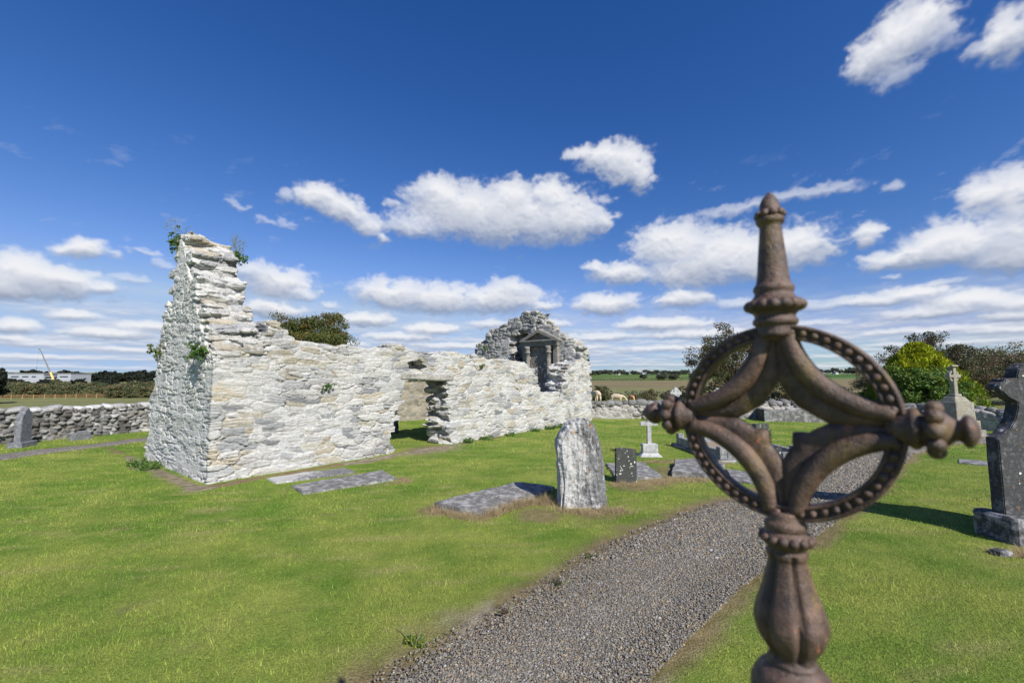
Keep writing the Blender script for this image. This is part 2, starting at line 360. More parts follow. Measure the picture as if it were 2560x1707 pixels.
def mat_plain(name, col, rough=.7, spec=.3, nscale=8, var=.15, bumpd=.004, metal=0):
    m, nt, b = material(name, rough, spec); f = noise(nt, nscale, 5, .6)
    c = mixc(nt, 1, col, ramp1(nt, f, [(.3, 1-var), (.7, 1+var)]), 'MULTIPLY'); nt.links.new(c, b.inputs['Base Color'])
    if bumpd: bump(nt, b, f, .6, bumpd)
    b.inputs['Metallic'].default_value = metal
    return m
def mat_rust():
    m, nt, b = material('rusted_cast_iron', .62, .5)
    f = noise(nt, 26, 8, .7); g = noise(nt, 130, 4, .6); h = noise(nt, 9, 5, .6); k = noise(nt, 60, 4, .6); q = noise(nt, 14, 5, .65)
    c = ramp1(nt, f, [(.30, (.030, .018, .013)), (.48, (.075, .042, .028)), (.62, (.135, .078, .052)), (.78, (.20, .135, .11))])
    c = mixc(nt, ramp1(nt, h, [(.55, 0), (.72, .6)]), c, (.14, .10, .095))
    c = mixc(nt, ramp1(nt, q, [(.57, 0), (.70, .8)]), c, (.17, .115, .025))
    c = mixc(nt, ramp1(nt, k, [(.66, 0), (.72, .9)]), c, (.42, .13, .035))
    c = mixc(nt, 1, c, ramp1(nt, g, [(.3, .7), (.7, 1.25)]), 'MULTIPLY')
    nt.links.new(c, b.inputs['Base Color']); nt.links.new(ramp1(nt, g, [(.3, .34), (.7, .80)]), b.inputs['Roughness']); b.inputs['Specular IOR Level'].default_value = .7
    pit = noise(nt, 300, 3, .7); bump(nt, b, mixc(nt, .35, mixc(nt, .5, g, f), pit), 1.0, .005); return m
M_MAS = mat_masonry()
M_FIELDWALL = mat_vcol('dry_stone', .92, .15, 14, .7, 1.25, bumpd=.02)
M_RUST = mat_rust()
M_LEAF = mat_vcol('foliage', .6, .3, None, translucent=.25)
M_GRASS = mat_vcol('grass_blade', .65, .25, None, translucent=.3)
M_BARK = mat_plain('bark', (.10, .08, .06), .9, .1, 30, .3, .01)

# ------------------------------------------------------------------ ground
def sstep(a, b, x): t = np.clip((x-a)/(b-a), 0, 1); return t*t*(3-2*t)
def terrain(x, y):
    x = np.asarray(x, np.float64); y = np.asarray(y, np.float64)
    r = np.hypot(x, y-10); a = np.degrees(np.arctan2(x, np.maximum(y, .1)))
    z = np.interp(r, [0, 15, 24, 35, 70, 120, 450, 600, 800, 1000, 1300, 2500, 8000], [0, 0, 0, -.8, -2.9, -4.6, -4.6, -3.6, 2.0, 8.5, 13, 14, 14])
    east = sstep(37, 43, a)*sstep(-5, 5, y)
    z = np.where(r < 300, z*(1-.85*east*(1-sstep(60, 200, r))), z)
    z = z + sstep(200, 500, r)*fbm(x/260, y/260, 5, 3)*2.5
    near = 1-sstep(40, 90, r)
    z = z + near*(fbm(x/3.1, y/3.1, 8, 3)*.03 + fbm(x/.5, y/.5, 12, 2)*.006)
    return z
def gz(x, y): return float(terrain(np.array([x]), np.array([y]))[0])
PATH_L = [(-1.6,1.2), (-.72,2.59), (-.33,3.0), (.08,3.42), (.61,4.11), (1.45,4.94), (2.33,5.66), (3.3,6.3), (5.55,8.2), (8.6,10.9), (11.6,13.3), (13.3,14.6)]
PATH_R = [(-.2,1.2), (.77,2.59), (1.04,2.85), (1.41,3.22), (1.98,3.77), (3.5,4.98), (4.5,5.85), (5.44,6.65), (6.85,7.96), (9.12,10.0), (11.6,11.5), (16.4,11.9)]
P2_L = [(-13.4,5), (-12.0,8.2), (-11.35,9.84), (-11.13,10.61), (-10.85,11.38), (-10.45,12.72), (-9.5,15.3), (-7.9,17.9)]
P2_R = [(-12.4,5), (-11.2,7.9), (-10.61,9.2), (-10.55,9.98), (-10.3,10.84), (-9.85,12.03), (-8.9,14.8), (-7.2,17.5)]
def resample(P, n):
    P = np.array(P, float); d = np.r_[0, np.cumsum(np.hypot(*np.diff(P, axis=0).T))]; t = np.linspace(0, d[-1], n)
    Q = np.stack([np.interp(t, d, P[:,0]), np.interp(t, d, P[:,1])], 1)
    for _ in range(max(2, n//30)): Q[1:-1] = (Q[:-2]+2*Q[1:-1]+Q[2:])/4
    return Q
PL, PR, QL, QR = resample(PATH_L, 260), resample(PATH_R, 260), resample(P2_L, 160), resample(P2_R, 160)
def inpoly(x, y, poly):
    ins = np.zeros(x.shape, bool); n = len(poly)
    for i in range(n):
        x1, y1 = poly[i]; x2, y2 = poly[(i+1) % n]
        c = ((y1 > y) != (y2 > y)) & (x < (x2-x1)*(y-y1)/((y2-y1) if y2 != y1 else 1e-9)+x1); ins ^= c
    return ins
def distline(x, y, L):
    d = np.full(x.shape, 99.); L = L[::3]
    for i in range(len(L)-1):
        a = L[i]; b = L[i+1]; ab = b-a; t = np.clip(((x-a[0])*ab[0]+(y-a[1])*ab[1])/max(ab@ab, 1e-9), 0, 1)
        d = np.minimum(d, np.hypot(x-a[0]-t*ab[0], y-a[1]-t*ab[1]))
    return d
# church frame: corner C, along the long wall dv, across nv
C0 = np.array([-4.9, 7.16]); DV = np.array([.6126, .7904]); NV = np.array([-.7904, .6126])
def church(s, w): p = C0+DV*s+NV*w; return float(p[0]), float(p[1])
def to_church(x, y): return (x-C0[0])*DV[0]+(y-C0[1])*DV[1], (x-C0[0])*NV[0]+(y-C0[1])*NV[1]
def soil_mask(x, y):
    n = fbm(x*1.6, y*1.6, 40, 4)
    m = np.zeros(x.shape)
    dl = distline(x, y, PL); dr = distline(x, y, PR)
    m = np.maximum(m, .9*(1-sstep(.06, .42, dl+n*.24))); m = np.maximum(m, .8*(1-sstep(.02, .18, dr+n*.12)))
    m = np.maximum(m, .55*(1-sstep(.02, .2, np.minimum(distline(x, y, QL), distline(x, y, QR))+n*.1)))
    s, w = to_church(x, y)
    ins = (s > -.1) & (s < 13.3) & (w > -.1) & (w < 6.7)
    dw = np.maximum(np.maximum(-s, s-13.2), np.maximum(-w, w-6.6))
    wid = (.22+.08*(w < 4))*(1-.6*(w > 3.9))+.35*np.exp(-((s-3.4)/1.6)**2)+.15*np.exp(-(s/1.2)**2)
    k = 1-sstep(wid*.55, wid, np.abs(dw)+n*.25); m = np.maximum(m, .95*k*(~ins)*(s < 8) + .4*k*(~ins)*(s >= 8))
    door = np.exp(-((s-4.5)/.9)**2-((w+.3)/.55)**2); m = np.maximum(m, np.clip(door*1.3+n*.3-.2, 0, .95))
    for (cx_, cy_, r_) in ((2.4, 7.6, .75), (3.0, 7.9, .9), (4.3, 7.4, .45), (.35, 5.6, .4), (1.0, 5.65, .45), (5.6, 4.5, .75), (6.3, 4.6, .7), (-1.0, 5.75, .3), (1.9, 7.0, .45)):
        m = np.maximum(m, .75*(1-sstep(.35, 1.0, np.hypot(x-cx_, y-cy_)/r_+n*.5)))
    rs = np.random.RandomState(3)
    for _ in range(26):
        a = rs.uniform(-1.0, 1.2); Y = rs.uniform(2.6, 13); r_ = rs.uniform(.05, .14)
        m = np.maximum(m, .55*(1-sstep(.3, 1.0, np.hypot(x-a*Y, (y-Y)*1.5)/r_+n*.6)))
    return np.clip(m, 0, 1)
def grass_color(x, y):
    """real patches of the lawn: lush green, worn yellow"""
    a = fbm(x*.55, y*.8, 60, 4); b = fbm(x*2.4, y*3.0, 70, 4); c = fbm(x*9, y*9, 77, 3)
    t = np.clip(.40+.12*(1-sstep(2.6, 4.5, y))+.15*sstep(-4.5, 0, x)*(1-sstep(6, 9, y))+.10*np.sin((x*.8+y*.6)*5.2+1.5*fbm(x*.5, y*.5, 66, 2))-.30*np.exp(-((np.hypot(x+7.0, y-6.2)-.95)/.10)**2)+.85*a+.65*b+.3*c, 0, 1)[..., None]
    lush = np.array([.125, .215, .030]); yel = np.array([.275, .315, .068])
    col = lush*(1-t)+yel*t
    st = np.clip(fbm(x*.9+y*.35, y*4.5-x*.6, 90, 4)*1.8-.25, 0, .7)[..., None]
    return col*(1-st)+np.array([.32, .30, .115])*st
def axis(dense0, dense1, step, far0, far1, g=1.09):
    a = list(np.arange(dense0, dense1+step/2, step)); s_ = step
    v = a[-1]
    while v < far1: s_ *= g; v += s_; a.append(v)
    s_ = step; v = a[0]; b = []
    while v > far0: s_ *= g; v -= s_; b.append(v)
    return np.array(b[::-1]+a)
gx = axis(-9, 12, .07, -6000, 6000, 1.045); gy = axis(1.5, 13, .07, -400, 6500, 1.045)
GX, GY = np.meshgrid(gx, gy); GZ = terrain(GX, GY)
rr = np.hypot(GX, GY-10)
sm = np.zeros(GX.shape); nearm = (rr < 26); sm[nearm] = soil_mask(GX[nearm], GY[nearm])
col = grass_color(GX, GY)
fine = np.clip(.5+fbm(GX*14, GY*14, 99, 2)*.9, 0, 1)[..., None]
soil = np.array([.17, .115, .065])*(1-fine)+np.array([.32, .235, .15])*fine
s_, w_ = to_church(GX, GY)
rub = (((w_ < 0) & (w_ > -1.3) & (s_ > 2.2) & (s_ < 5.6)) | ((s_ < 0) & (s_ > -.5) & (w_ < 4.2)))[..., None]
soil = np.where(rub, soil*.7+np.array([.34, .32, .29])*.75*fine, soil)
col = col*(1-sm[..., None])+soil*sm[..., None]
# outside the yard: rough pasture, bog, far green fields
pn = fbm(GX/14, GY/7, 120, 4); pn2 = fbm(GX/60, GY/30, 130, 3)
past = np.array([.18, .185, .075])*(1+.5*pn[..., None]) ; bog = np.array([.20, .165, .088])*(1+.25*pn2[..., None])
k1 = sstep(21, 24, rr)[..., None]; k2 = sstep(230, 290, rr+pn2*80)[..., None]*sstep(-20, 20, GX)[..., None]; k3 = sstep(600, 625, GY+pn2*30)[..., None]
col = col*(1-k1)+past*k1; col = col*(1-k2)+bog*k2
fid = np.floor(GX/170+.3*np.sin(GY/90))*7+np.floor(GY/105); fr = (np.sin(fid*12.9898)*43758.5453) % 1
gf = np.stack([.08+.06*fr, .155+.035*fr, .04+.012*fr], -1)
col = col*(1-k3)+gf*k3
ny, nx = GX.shape
idx = np.arange(ny*nx).reshape(ny, nx)
F = np.stack([idx[:-1,:-1].ravel(), idx[:-1,1:].ravel(), idx[1:,1:].ravel(), idx[1:,:-1].ravel()], 1)
def mat_ground():
    m, nt, b = material('turf', .95, .1); c = vcol(nt)
    f = noise(nt, 55, 4, .7); g = noise(nt, 9, 5, .65); h = noise(nt, .35, 6, .7)
    c = mixc(nt, 1, c, ramp1(nt, f, [(.3, .62), (.7, 1.3)]), 'MULTIPLY'); c = mixc(nt, 1, c, ramp1(nt, g, [(.3, .85), (.7, 1.13)]), 'MULTIPLY')
    c = mixc(nt, 1, c, ramp1(nt, h, [(.3, .88), (.7, 1.1)]), 'MULTIPLY')
    nt.links.new(c, b.inputs['Base Color']); bump(nt, b, f, 1.0, .03); return m
g_ = npmesh('ground', np.stack([GX.ravel(), GY.ravel(), GZ.ravel()], 1), F, mat_ground(), None, col.reshape(-1, 3), True); tag(g_, kind='structure')

def mat_gravel():
    m, nt, b = material('gravel', .9, .2)
    v = nt.nodes.new('ShaderNodeTexVoronoi'); v.inputs['Scale'].default_value = 75; t = nt.nodes.new('ShaderNodeTexCoord'); nt.links.new(t.outputs['Object'], v.inputs['Vector'])
    s2 = nt.nodes.new('ShaderNodeSeparateColor'); nt.links.new(v.outputs['Color'], s2.inputs[0])
    c = ramp1(nt, s2.outputs[0], [(0, (.13, .12, .105)), (.35, (.22, .20, .175)), (.7, (.32, .28, .235)), (1, (.48, .45, .40))])
    c = mixc(nt, ramp1(nt, v.outputs['Distance'], [(.45, 0), (.75, .8)]), c, (.05, .045, .04))
    f = noise(nt, 1.3, 5, .6); c = mixc(nt, 1, c, ramp1(nt, f, [(.3, .85), (.7, 1.12)]), 'MULTIPLY')
    nt.links.new(c, b.inputs['Base Color'])
    inv = mth('SUBTRACT', 1.0, v.outputs['Distance'], nt=nt); bump(nt, b, inv, 1.0, .012); return m
M_GRAVEL = mat_gravel()
def make_path(name, A, B, seed, m=14):
    n = len(A); na = fbm(A[:,0]*4, A[:,1]*4, seed, 3)*.10; nb = fbm(B[:,0]*4, B[:,1]*4, seed+9, 3)*.08
    d = B-A; L = np.maximum(np.hypot(d[:,0], d[:,1]), .01)[:, None]; u = d/L
    A2 = A+u*na[:, None]; B2 = B+u*nb[:, None]
    t = np.linspace(0, 1, m)[None, :, None]; P = A2[:, None, :]*(1-t)+B2[:, None, :]*t
    z = terrain(P[..., 0], P[..., 1])+.012+.012*np.sin(np.pi*t[..., 0]); z[:, 0] -= .03; z[:, -1] -= .03
    V = np.concatenate([P, z[..., None]], 2).reshape(-1, 3); idx = np.arange(n*m).reshape(n, m)
    F = np.stack([idx[:-1,:-1].ravel(), idx[:-1,1:].ravel(), idx[1:,1:].ravel(), idx[1:,:-1].ravel()], 1)
    o = npmesh(name, V, F, M_GRAVEL, None, None, True); tag(o, kind='structure'); return o
make_path('path', PL, PR, 201); make_path('path', QL, QR, 211)
pathpoly = np.concatenate([PL[::4], PR[::-4]]); path2poly = np.concatenate([QL[::4], QR[::-4]])

# loose pebbles of the gravel, near the camera
rs = np.random.RandomState(5)
def pebbles(n, xr, yr, size, poly, grow=.0, keep=None):
    x = rs.uniform(*xr, n); y = rs.uniform(*yr, n)
    ins = inpoly(x, y, poly) | ((rs.rand(n) < .25) & (distline(x, y, PL) < .10)) if grow else inpoly(x, y, poly)
    x, y = x[ins], y[ins]; n = len(x); z = terrain(x, y)+.022+rs.uniform(0, .006, n)
    s = size*rs.lognormal(0, .33, n)
    t = (1+5**.5)/2
    ico = np.array([(-1,t,0),(1,t,0),(-1,-t,0),(1,-t,0),(0,-1,t),(0,1,t),(0,-1,-t),(0,1,-t),(t,0,-1),(t,0,1),(-t,0,-1),(-t,0,1)], np.float32)/1.9
    fa = np.array([(0,11,5),(0,5,1),(0,1,7),(0,7,10),(0,10,11),(1,5,9),(5,11,4),(11,10,2),(10,7,6),(7,1,8),(3,9,4),(3,4,2),(3,2,6),(3,6,8),(3,8,9),(4,9,5),(2,4,11),(6,2,10),(8,6,7),(9,8,1)])
    V = ico[None]*(1+rs.uniform(-.28, .28, (n, 12, 1))); V = V*(np.stack([rs.uniform(.75, 1.35, n), rs.uniform(.6, 1.0, n), rs.uniform(.45, .8, n)], 1)[:, None, :])
    a = rs.uniform(0, 6.28, n); ca, sa = np.cos(a)[:, None], np.sin(a)[:, None]
    tl = rs.uniform(-.6, .6, n)[:, None]
    X, Y, Z = V[..., 0], V[..., 1], V[..., 2]; Z, X = Z*np.cos(tl)-X*np.sin(tl), X*np.cos(tl)+Z*np.sin(tl)
    V = np.stack([X*ca-Y*sa, X*sa+Y*ca, Z], 2)*s[:, None, None]+np.stack([x, y, z], 1)[:, None, :]
    F = fa[None]+(np.arange(n)*12)[:, None, None]
    k = rs.rand(n); base = np.array([.190, .180, .163])*(.55+.8*k[:, None]**1.2)
    warm = rs.rand(n) < .35; base[warm] = base[warm]*np.array([1.35, 1.15, .85]); wh = rs.rand(n) < .03; base[wh] = (.36, .35, .33)
    return V.reshape(-1, 3), F.reshape(-1, 3), np.repeat(base, 12, 0)
M_PEB = mat_vcol('pebble', .85, .3)
a = pebbles(85000, (-1.4, 2.3), (1.9, 4.2), .0052, pathpoly, 1); b = pebbles(52000, (.3, 4.6), (4.2, 6.2), .0075, pathpoly, 1)
c = pebbles(30000, (2.2, 9), (6.2, 10), .0115, pathpoly)
V = np.concatenate([a[0], b[0], c[0]]); F = np.concatenate([a[1], b[1]+len(a[0]), c[1]+len(a[0])+len(b[0])]); CC = np.concatenate([a[2], b[2], c[2]])
o = npmesh('gravel', V, F, M_PEB, None, CC); tag(o, 'loose grey and tan pebbles covering the curving graveyard path', 'gravel', kind='stuff')

# ------------------------------------------------------------------ grass blades
SLABS = []           # footprints where no grass grows, filled in below
def blades(n, Y0, Y1, h, wid, seed, side=1.32):
    r = np.random.RandomState(seed)
    y = np.sqrt(r.uniform(Y0**2, Y1**2, n)); x = r.uniform(-side, side, n)*y
    pp = inpoly(x, y, pathpoly); cr = (np.minimum(distline(x, y, PL), distline(x, y, PR)) < r.uniform(0, .16, n)) & (r.rand(n) < .35) if Y1 < 11 else np.zeros(n, bool)
    ok = (~pp | cr) & ~inpoly(x, y, path2poly)
    s, w = to_church(x, y); ok &= ~((s > 0) & (s < 13.2) & (w > 0) & (w < .8)) & ~((s > 0) & (s < .8) & (w > 0) & (w < 3.6))
    ok &= np.hypot(x, y-10) < 23
    for P in SLABS: ok &= ~inpoly(x, y, P)
    x, y = x[ok], y[ok]; m = soil_mask(x, y); keep = r.rand(len(x)) > m*1.02-.1
    x, y, m = x[keep], y[keep], m[keep]; n = len(x)
    z = terrain(x, y)-.004
    hh = h*r.uniform(.45, 1.35, n)*(1+.9*np.clip(fbm(x*1.5, y*1.5, 33, 3), -.5, .9))*(1-.35*m)
    a = r.uniform(0, 6.28, n); bend = r.uniform(.1, .7, n)*hh; ba = r.uniform(0, 6.28, n); ww = wid*r.uniform(.6, 1.3, n)
    dx, dy = np.cos(a)*ww, np.sin(a)*ww
    V = np.stack([np.stack([x-dx, y-dy, z], 1), np.stack([x+dx, y+dy, z], 1), np.stack([x+np.cos(ba)*bend, y+np.sin(ba)*bend, z+hh], 1)], 1)
    col = grass_color(x, y)*(1.38*r.uniform(.42, 1.6, n))[:, None]
    dry = r.rand(n) < .10+.75*m; col[dry] = np.array([.30, .25, .12])*r.uniform(.6, 1.3, dry.sum())[:, None]
    pt = np.clip(fbm(x*3, y*3, 44, 3)*1.5-.3, 0, .8)[:, None]; col = col*(1-pt*.35)+np.array([.05, .12, .012])*pt*.35
    return V.reshape(-1, 3), np.arange(3*n).reshape(n, 3), np.repeat(col, 3, 0)
def build_grass():
    parts = [blades(26000, 1.9, 7, .034, .0024, 7), blades(9000, 6, 14, .045, .005, 8), blades(520000, 1.9, 5, .016, .0013, 1), blades(340000, 5, 10, .022, .0026, 2), blades(190000, 10, 22, .032, .007, 3)]
    V = np.concatenate([p[0] for p in parts]); C = np.concatenate([p[2] for p in parts]); F = np.arange(len(V)).reshape(-1, 3)
    o = npmesh('grass', V, F, M_GRASS, None, C); tag(o, 'short mown green and yellowish grass covering the whole graveyard', 'grass', kind='stuff')

# ------------------------------------------------------------------ masonry
class SD2:
    """signed inside-distance of an outline with holes, looked up from a grid"""
    def __init__(s, outline, holes=(), step=.04):
        P = np.array(outline, float); s.x0, s.z0 = P.min(0)-.6; s.step = step
        x1, z1 = P.max(0)+.6; xs = np.arange(s.x0, x1, step); zs = np.arange(s.z0, z1, step)
        X, Z = np.meshgrid(xs, zs, indexing='ij')
        def sd(poly):
            poly = np.array(poly, float); ins = inpoly(X, Z, poly); d = np.full(X.shape, 99.)
            for i in range(len(poly)):
                a = poly[i]; b = poly[(i+1) % len(poly)]; ab = b-a; t = np.clip(((X-a[0])*ab[0]+(Z-a[1])*ab[1])/max(ab@ab, 1e-9), 0, 1)
                d = np.minimum(d, np.hypot(X-a[0]-t*ab[0], Z-a[1]-t*ab[1]))
            return np.where(ins, d, -d)
        g = sd(outline)
        for h in holes: g = np.minimum(g, -sd(h))
        s.g = g.astype(np.float32)
    def __call__(s, x, z):
        u = np.clip((x-s.x0)/s.step, 0, s.g.shape[0]-1.001); v = np.clip((z-s.z0)/s.step, 0, s.g.shape[1]-1.001)
        i = u.astype(np.int32); j = v.astype(np.int32); fu = u-i; fv = v-j; g = s.g
        return (g[i,j]*(1-fu)+g[i+1,j]*fu)*(1-fv)+(g[i,j+1]*(1-fu)+g[i+1,j+1]*fu)*fv
def voxel_quads(boxes, res, cell, seed, band=.2, mixf=.75):
    """boxes: (x0,x1,y0,y1,z0,z1,gfun) on one lattice; returns vertices and outward quads, inner faces cancelled"""
    allq = []
    for (x0, x1, y0, y1, z0, z1, gfun) in boxes:
        a = [int(round(x0/res)), int(round(y0/res)), int(round(z0/res))]; b = [int(round(x1/res)), int(round(y1/res)), int(round(z1/res))]
        n = [b[i]-a[i] for i in range(3)]
        xs = (np.arange(n[0])+a[0]+.5)*res; ys = (np.arange(n[1])+a[1]+.5)*res; zs = (np.arange(n[2])+a[2]+.5)*res
        X, Y, Z = np.meshgrid(xs.astype(np.float32), ys.astype(np.float32), zs.astype(np.float32), indexing='ij')
        g = gfun(X, Y, Z); A = g > 0; bm_ = np.abs(g) < band
        P = np.stack([X[bm_], Y[bm_], Z[bm_]], 1); del X, Y, Z
        _, _, _, off = vor3(P, cell, seed); Q = P-off*mixf; A[bm_] = gfun(Q[:,0], Q[:,1], Q[:,2]) > 0
        Ap = np.zeros([k+2 for k in n], bool); Ap[1:-1, 1:-1, 1:-1] = A
        for ax in range(3):
            for sg in (1, -1):
                nb = np.roll(Ap, -sg, ax); I = np.argwhere(Ap & ~nb)-1
                if ax == 2 and sg == -1: I = I[I[:, 2]+a[2] > 0]
                I = I + np.array(a)
                o = np.zeros(3, int); o[ax] = 1 if sg > 0 else 0
                u = np.zeros(3, int); v = np.zeros(3, int); u[(ax+1) % 3] = 1; v[(ax+2) % 3] = 1
                c = [I+o, I+o+u, I+o+u+v, I+o+v]
                if sg < 0: c = c[::-1]
                allq.append(np.stack(c, 1))
    Q = np.concatenate(allq)
    base = Q.reshape(-1, 3).min(0); K = Q-base; m = K.reshape(-1, 3).max(0)+1
    key = (K[..., 0]*m[1]+K[..., 1])*m[2]+K[..., 2]
    sk = np.sort(key, 1); tot = sk[:, 0]*np.int64(1_000_003)+sk[:, 1]*np.int64(7919)+sk[:, 2]*np.int64(31)+sk[:, 3]
    _, inv, cnt = np.unique(tot, return_inverse=True, return_counts=True); key = key[cnt[inv] == 1]
    uq, inv = np.unique(key, return_inverse=True)
    V = np.stack([uq//(m[1]*m[2]), (uq//m[2]) % m[1], uq % m[2]], 1)+base
    return (V*res).astype(np.float32), inv.reshape(-1, 4).astype(np.int32)
def stone_relief(V, F, cell, seed, amp=.03, mort=.5, joint=.016, palette=None, mortar=(.47,.465,.445), tilt=.22, lam=.012, rough=.006, white=.2, deep=.035, crack=.020, warp=1.0, calm=None, pillow=1.0):
    """push stones out of the mortar, split them with bedding cracks and give each its colour"""
    N_ = mesh_normals(V, F)
    wp = V.copy(); wp[:, 2] += warp*(.085*vnoise3(V*np.array([.55, .55, 1.5]), seed+50)+.022*vnoise3(V*3.3, seed+51)); wp[:, 0] += warp*(.12*vnoise3(V*np.array([.8,.8,2.])+3, seed+52)+.03*vnoise3(V*4.5, seed+54)); wp[:, 1] += warp*(.12*vnoise3(V*np.array([.8,.8,2.])+9, seed+53)+.03*vnoise3(V*4.5, seed+55))
    d1, d2, h, off = vor3(wp, cell, seed, 4.0)
    e = np.clip((d2-d1)*min(cell), 0, None)              # about metres to the joint
    prof = np.clip(e/joint, 0, 1)**.65
    out = amp*(.15+1.0*hf(h, 5)**1.3)
    pil = -.012*pillow*np.clip(1-e/.045, 0, 1)**2
    tl = (hf(h, 6)-.58)*2*tilt*off[:, 2] + (hf(h, 7)-.5)*tilt*.35*(off[:, 0]+off[:, 1])
    m = np.clip(.5+1.5*vnoise3(V*1.3+5, seed+60)+.6*vnoise3(V*4.1+5, seed+61)+(mort-.5)*2.4, 0, 1)       # where the mortar is flush
    if calm is not None: k_ = calm(V); m = np.clip(m+.06*k_, 0, 1); out = out*(1-.15*k_); deep = deep*(1+.2*k_)
    lift = out*.45*m+.004*vnoise3(V*9, seed+62)*m
    face = prof*(out-tl+pil)
    d = np.maximum(face, lift)
    inm = (lift >= face)
    d = d - (1-m)*(1-prof)*deep
    q = wp[:, 2]*(15+12*hf(h, 11)) + 1.1*vnoise3(V*np.array([2.2, 2.2, 6.0]), seed+71)+hf(h, 12)*7
    tri = np.abs(q-np.floor(q)-.5); cm = np.clip(1.6*vnoise3(V*np.array([1.8, 1.8, 7.0])+1.7, seed+72)+.25, 0, 1)*(~inm)
    d = d - crack*np.clip(1-tri/.13, 0, 1)*cm + lam*.5*(hf(np.floor(q).astype(np.int64).astype(np.uint32)*np.uint32(2246822519) ^ h, 3)-.5)*cm
    d = d + lam*.5*vnoise3(V*np.array([5, 5, 40]), seed+70)*prof*(.3+hf(h, 8)) + rough*fbm3(V*16, seed+80, 3)
    V2 = V + N_*d[:, None]
    lock = V[:, 2] < .01; V2[lock, 2] = V[lock, 2]-.06
    pal = np.array(palette); c = pal[(hf(h, 9)*len(pal)*.9999).astype(int)]*(.80+.38*hf(h, 10))[:, None]
    w = np.clip(vnoise3(V*3.0, seed+90)*1.5+white*2-.35+.5*fbm3(V*14, seed+91, 3), 0, .75)[:, None]; c = c*(1-w)+np.array(mortar)*.95*w
    mm = np.clip((.5-prof)/.3, 0, 1)*m; mm = np.maximum(mm, inm*m*.9)[:, None]; c = c*(1-mm)+np.array(mortar)*mm
    return V2.astype(np.float32), c.astype(np.float32)

PAL = [(.35,.335,.29), (.34,.335,.32), (.28,.285,.29), (.39,.385,.365), (.36,.32,.25), (.33,.30,.24), (.20,.205,.21), (.41,.405,.39), (.33,.33,.33), (.38,.375,.36)]
PALG = [(.32,.315,.29), (.27,.27,.265), (.36,.34,.29), (.30,.30,.28), (.24,.235,.22), (.38,.37,.34)]
church_root = empty('ruined_church', (C0[0], C0[1], 0), math.atan2(DV[1], DV[0]))
tag(church_root, 'roofless white limestone church ruin with broken gables, lime-mortared rubble walls and an open doorway', 'ruin')
TW = 56*.0145
swall = SD2([(-.3,-.5), (-.3,2.02), (0,2.05), (.4,2.40), (.80,2.75), (.98,2.66), (1.15,2.52), (1.49,2.42), (2.22,2.36), (3.17,2.30), (3.55,2.42), (3.75,2.46), (4.08,2.34), (4.84,2.30), (5.45,2.34), (6.47,2.31), (8.54,2.18), (9.15,2.03), (9.5,1.2), (11.05,1.19), (11.15,2.02), (11.6,2.22), (12.6,2.47), (13.2,2.26), (13.2,-.5)],
            [[(3.62,-.6), (3.66,.6), (3.80,1.1), (4.02,1.68), (5.30,1.68), (5.34,.8), (5.28,-.6)]])
def g_s(x, y, z):
    g = swall(x, z); g = np.minimum(g, (np.sqrt(((x-4.30)/.20)**2+((z-1.97)/.12)**2+(y/.38)**2)-1)*.15)
    return np.minimum(g, np.maximum(-.3, .0+9*(y < TW)-9*(y >= TW)))
wg_out = SD2([(-.4,-.5), (-.4,2.0), (.0,2.08), (.22,2.3), (.55,2.7), (.84,3.05), (1.25,3.6), (1.67,4.18), (1.9,4.55), (2.24,4.70), (2.40,4.66), (2.47,4.06), (2.62,3.95), (2.62,3.30), (2.9,3.2), (3.1,2.95), (3.28,2.88), (3.34,2.3), (3.45,1.7), (3.60,1.1), (3.65,-.5)])
wg_in = SD2([(-.4,-.5), (-.4,2.35), (.0,2.42), (.15,2.55), (.64,2.9), (.94,3.2), (1.25,3.82), (1.5,4.25), (1.7,4.42), (2.3,4.50), (2.42,4.0), (2.55,3.9), (2.6,3.25), (3.2,2.85), (3.3,2.2), (3.5,1.2), (3.6,-.5)])
def g_g(x, y, z):
    t = np.clip(x/TW, 0, 1); g = wg_out(y, z)*(1-t)+wg_in(y, z)*t
    return np.minimum(g, np.where((x > 0) & (x < TW), 9, -9))
RES = .0145
V, F = voxel_quads([(0, .8, 0, 3.8, 0, 4.9, g_g), (.8, 13.25, 0, .8, 0, 2.75, g_s)], RES, (.35,.35,.118), 7)
V = laplace(V, F, 4, .55, V[:, 2] < .01)
gable_face = lambda V: np.clip((.05-V[:, 0])/.04, 0, 1)*np.clip((V[:, 1]-.03)/.05, 0, 1)
V0 = V.copy(); V, C = stone_relief(V, F, (.35,.35,.118), 7, palette=PAL, amp=.022, white=.22, mort=.58, deep=.045, joint=.009, tilt=.10, crack=.034, pillow=.35, calm=gable_face)
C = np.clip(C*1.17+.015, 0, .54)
# gable's outer face greyed, and lightened in colour to offset the weak raking sun
gm = gable_face(V0)[:, None]; lum = C.mean(1, keepdims=True); C = C*(1-gm)+gm*np.clip(.24+.98*(lum*.75+C*.25), 0, .68)*np.array([1, .99, .955])
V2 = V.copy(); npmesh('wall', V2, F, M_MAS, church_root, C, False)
eg = SD2([(-.02,1.9), (.0,2.2), (.14,2.93), (.47,3.22), (.93,3.44), (1.03,3.54), (1.5,3.86), (1.97,4.17), (2.05,4.45), (2.25,4.53), (3.02,4.55), (3.1,4.40), (3.53,4.33), (3.6,4.15), (3.83,4.1), (4.1,3.98), (4.48,3.94), (4.82,3.76), (4.95,3.4), (5.59,3.35), (5.68,2.9), (6.0,2.7), (6.6,2.4), (6.6,-.5), (.78,-.5), (.78,1.9)])
niche = SD2([(2.2,.9), (2.2,2.95), (2.28,3.3), (2.5,3.58), (2.84,3.70), (3.16,3.56), (3.36,3.3), (3.42,2.95), (3.42,.9)])
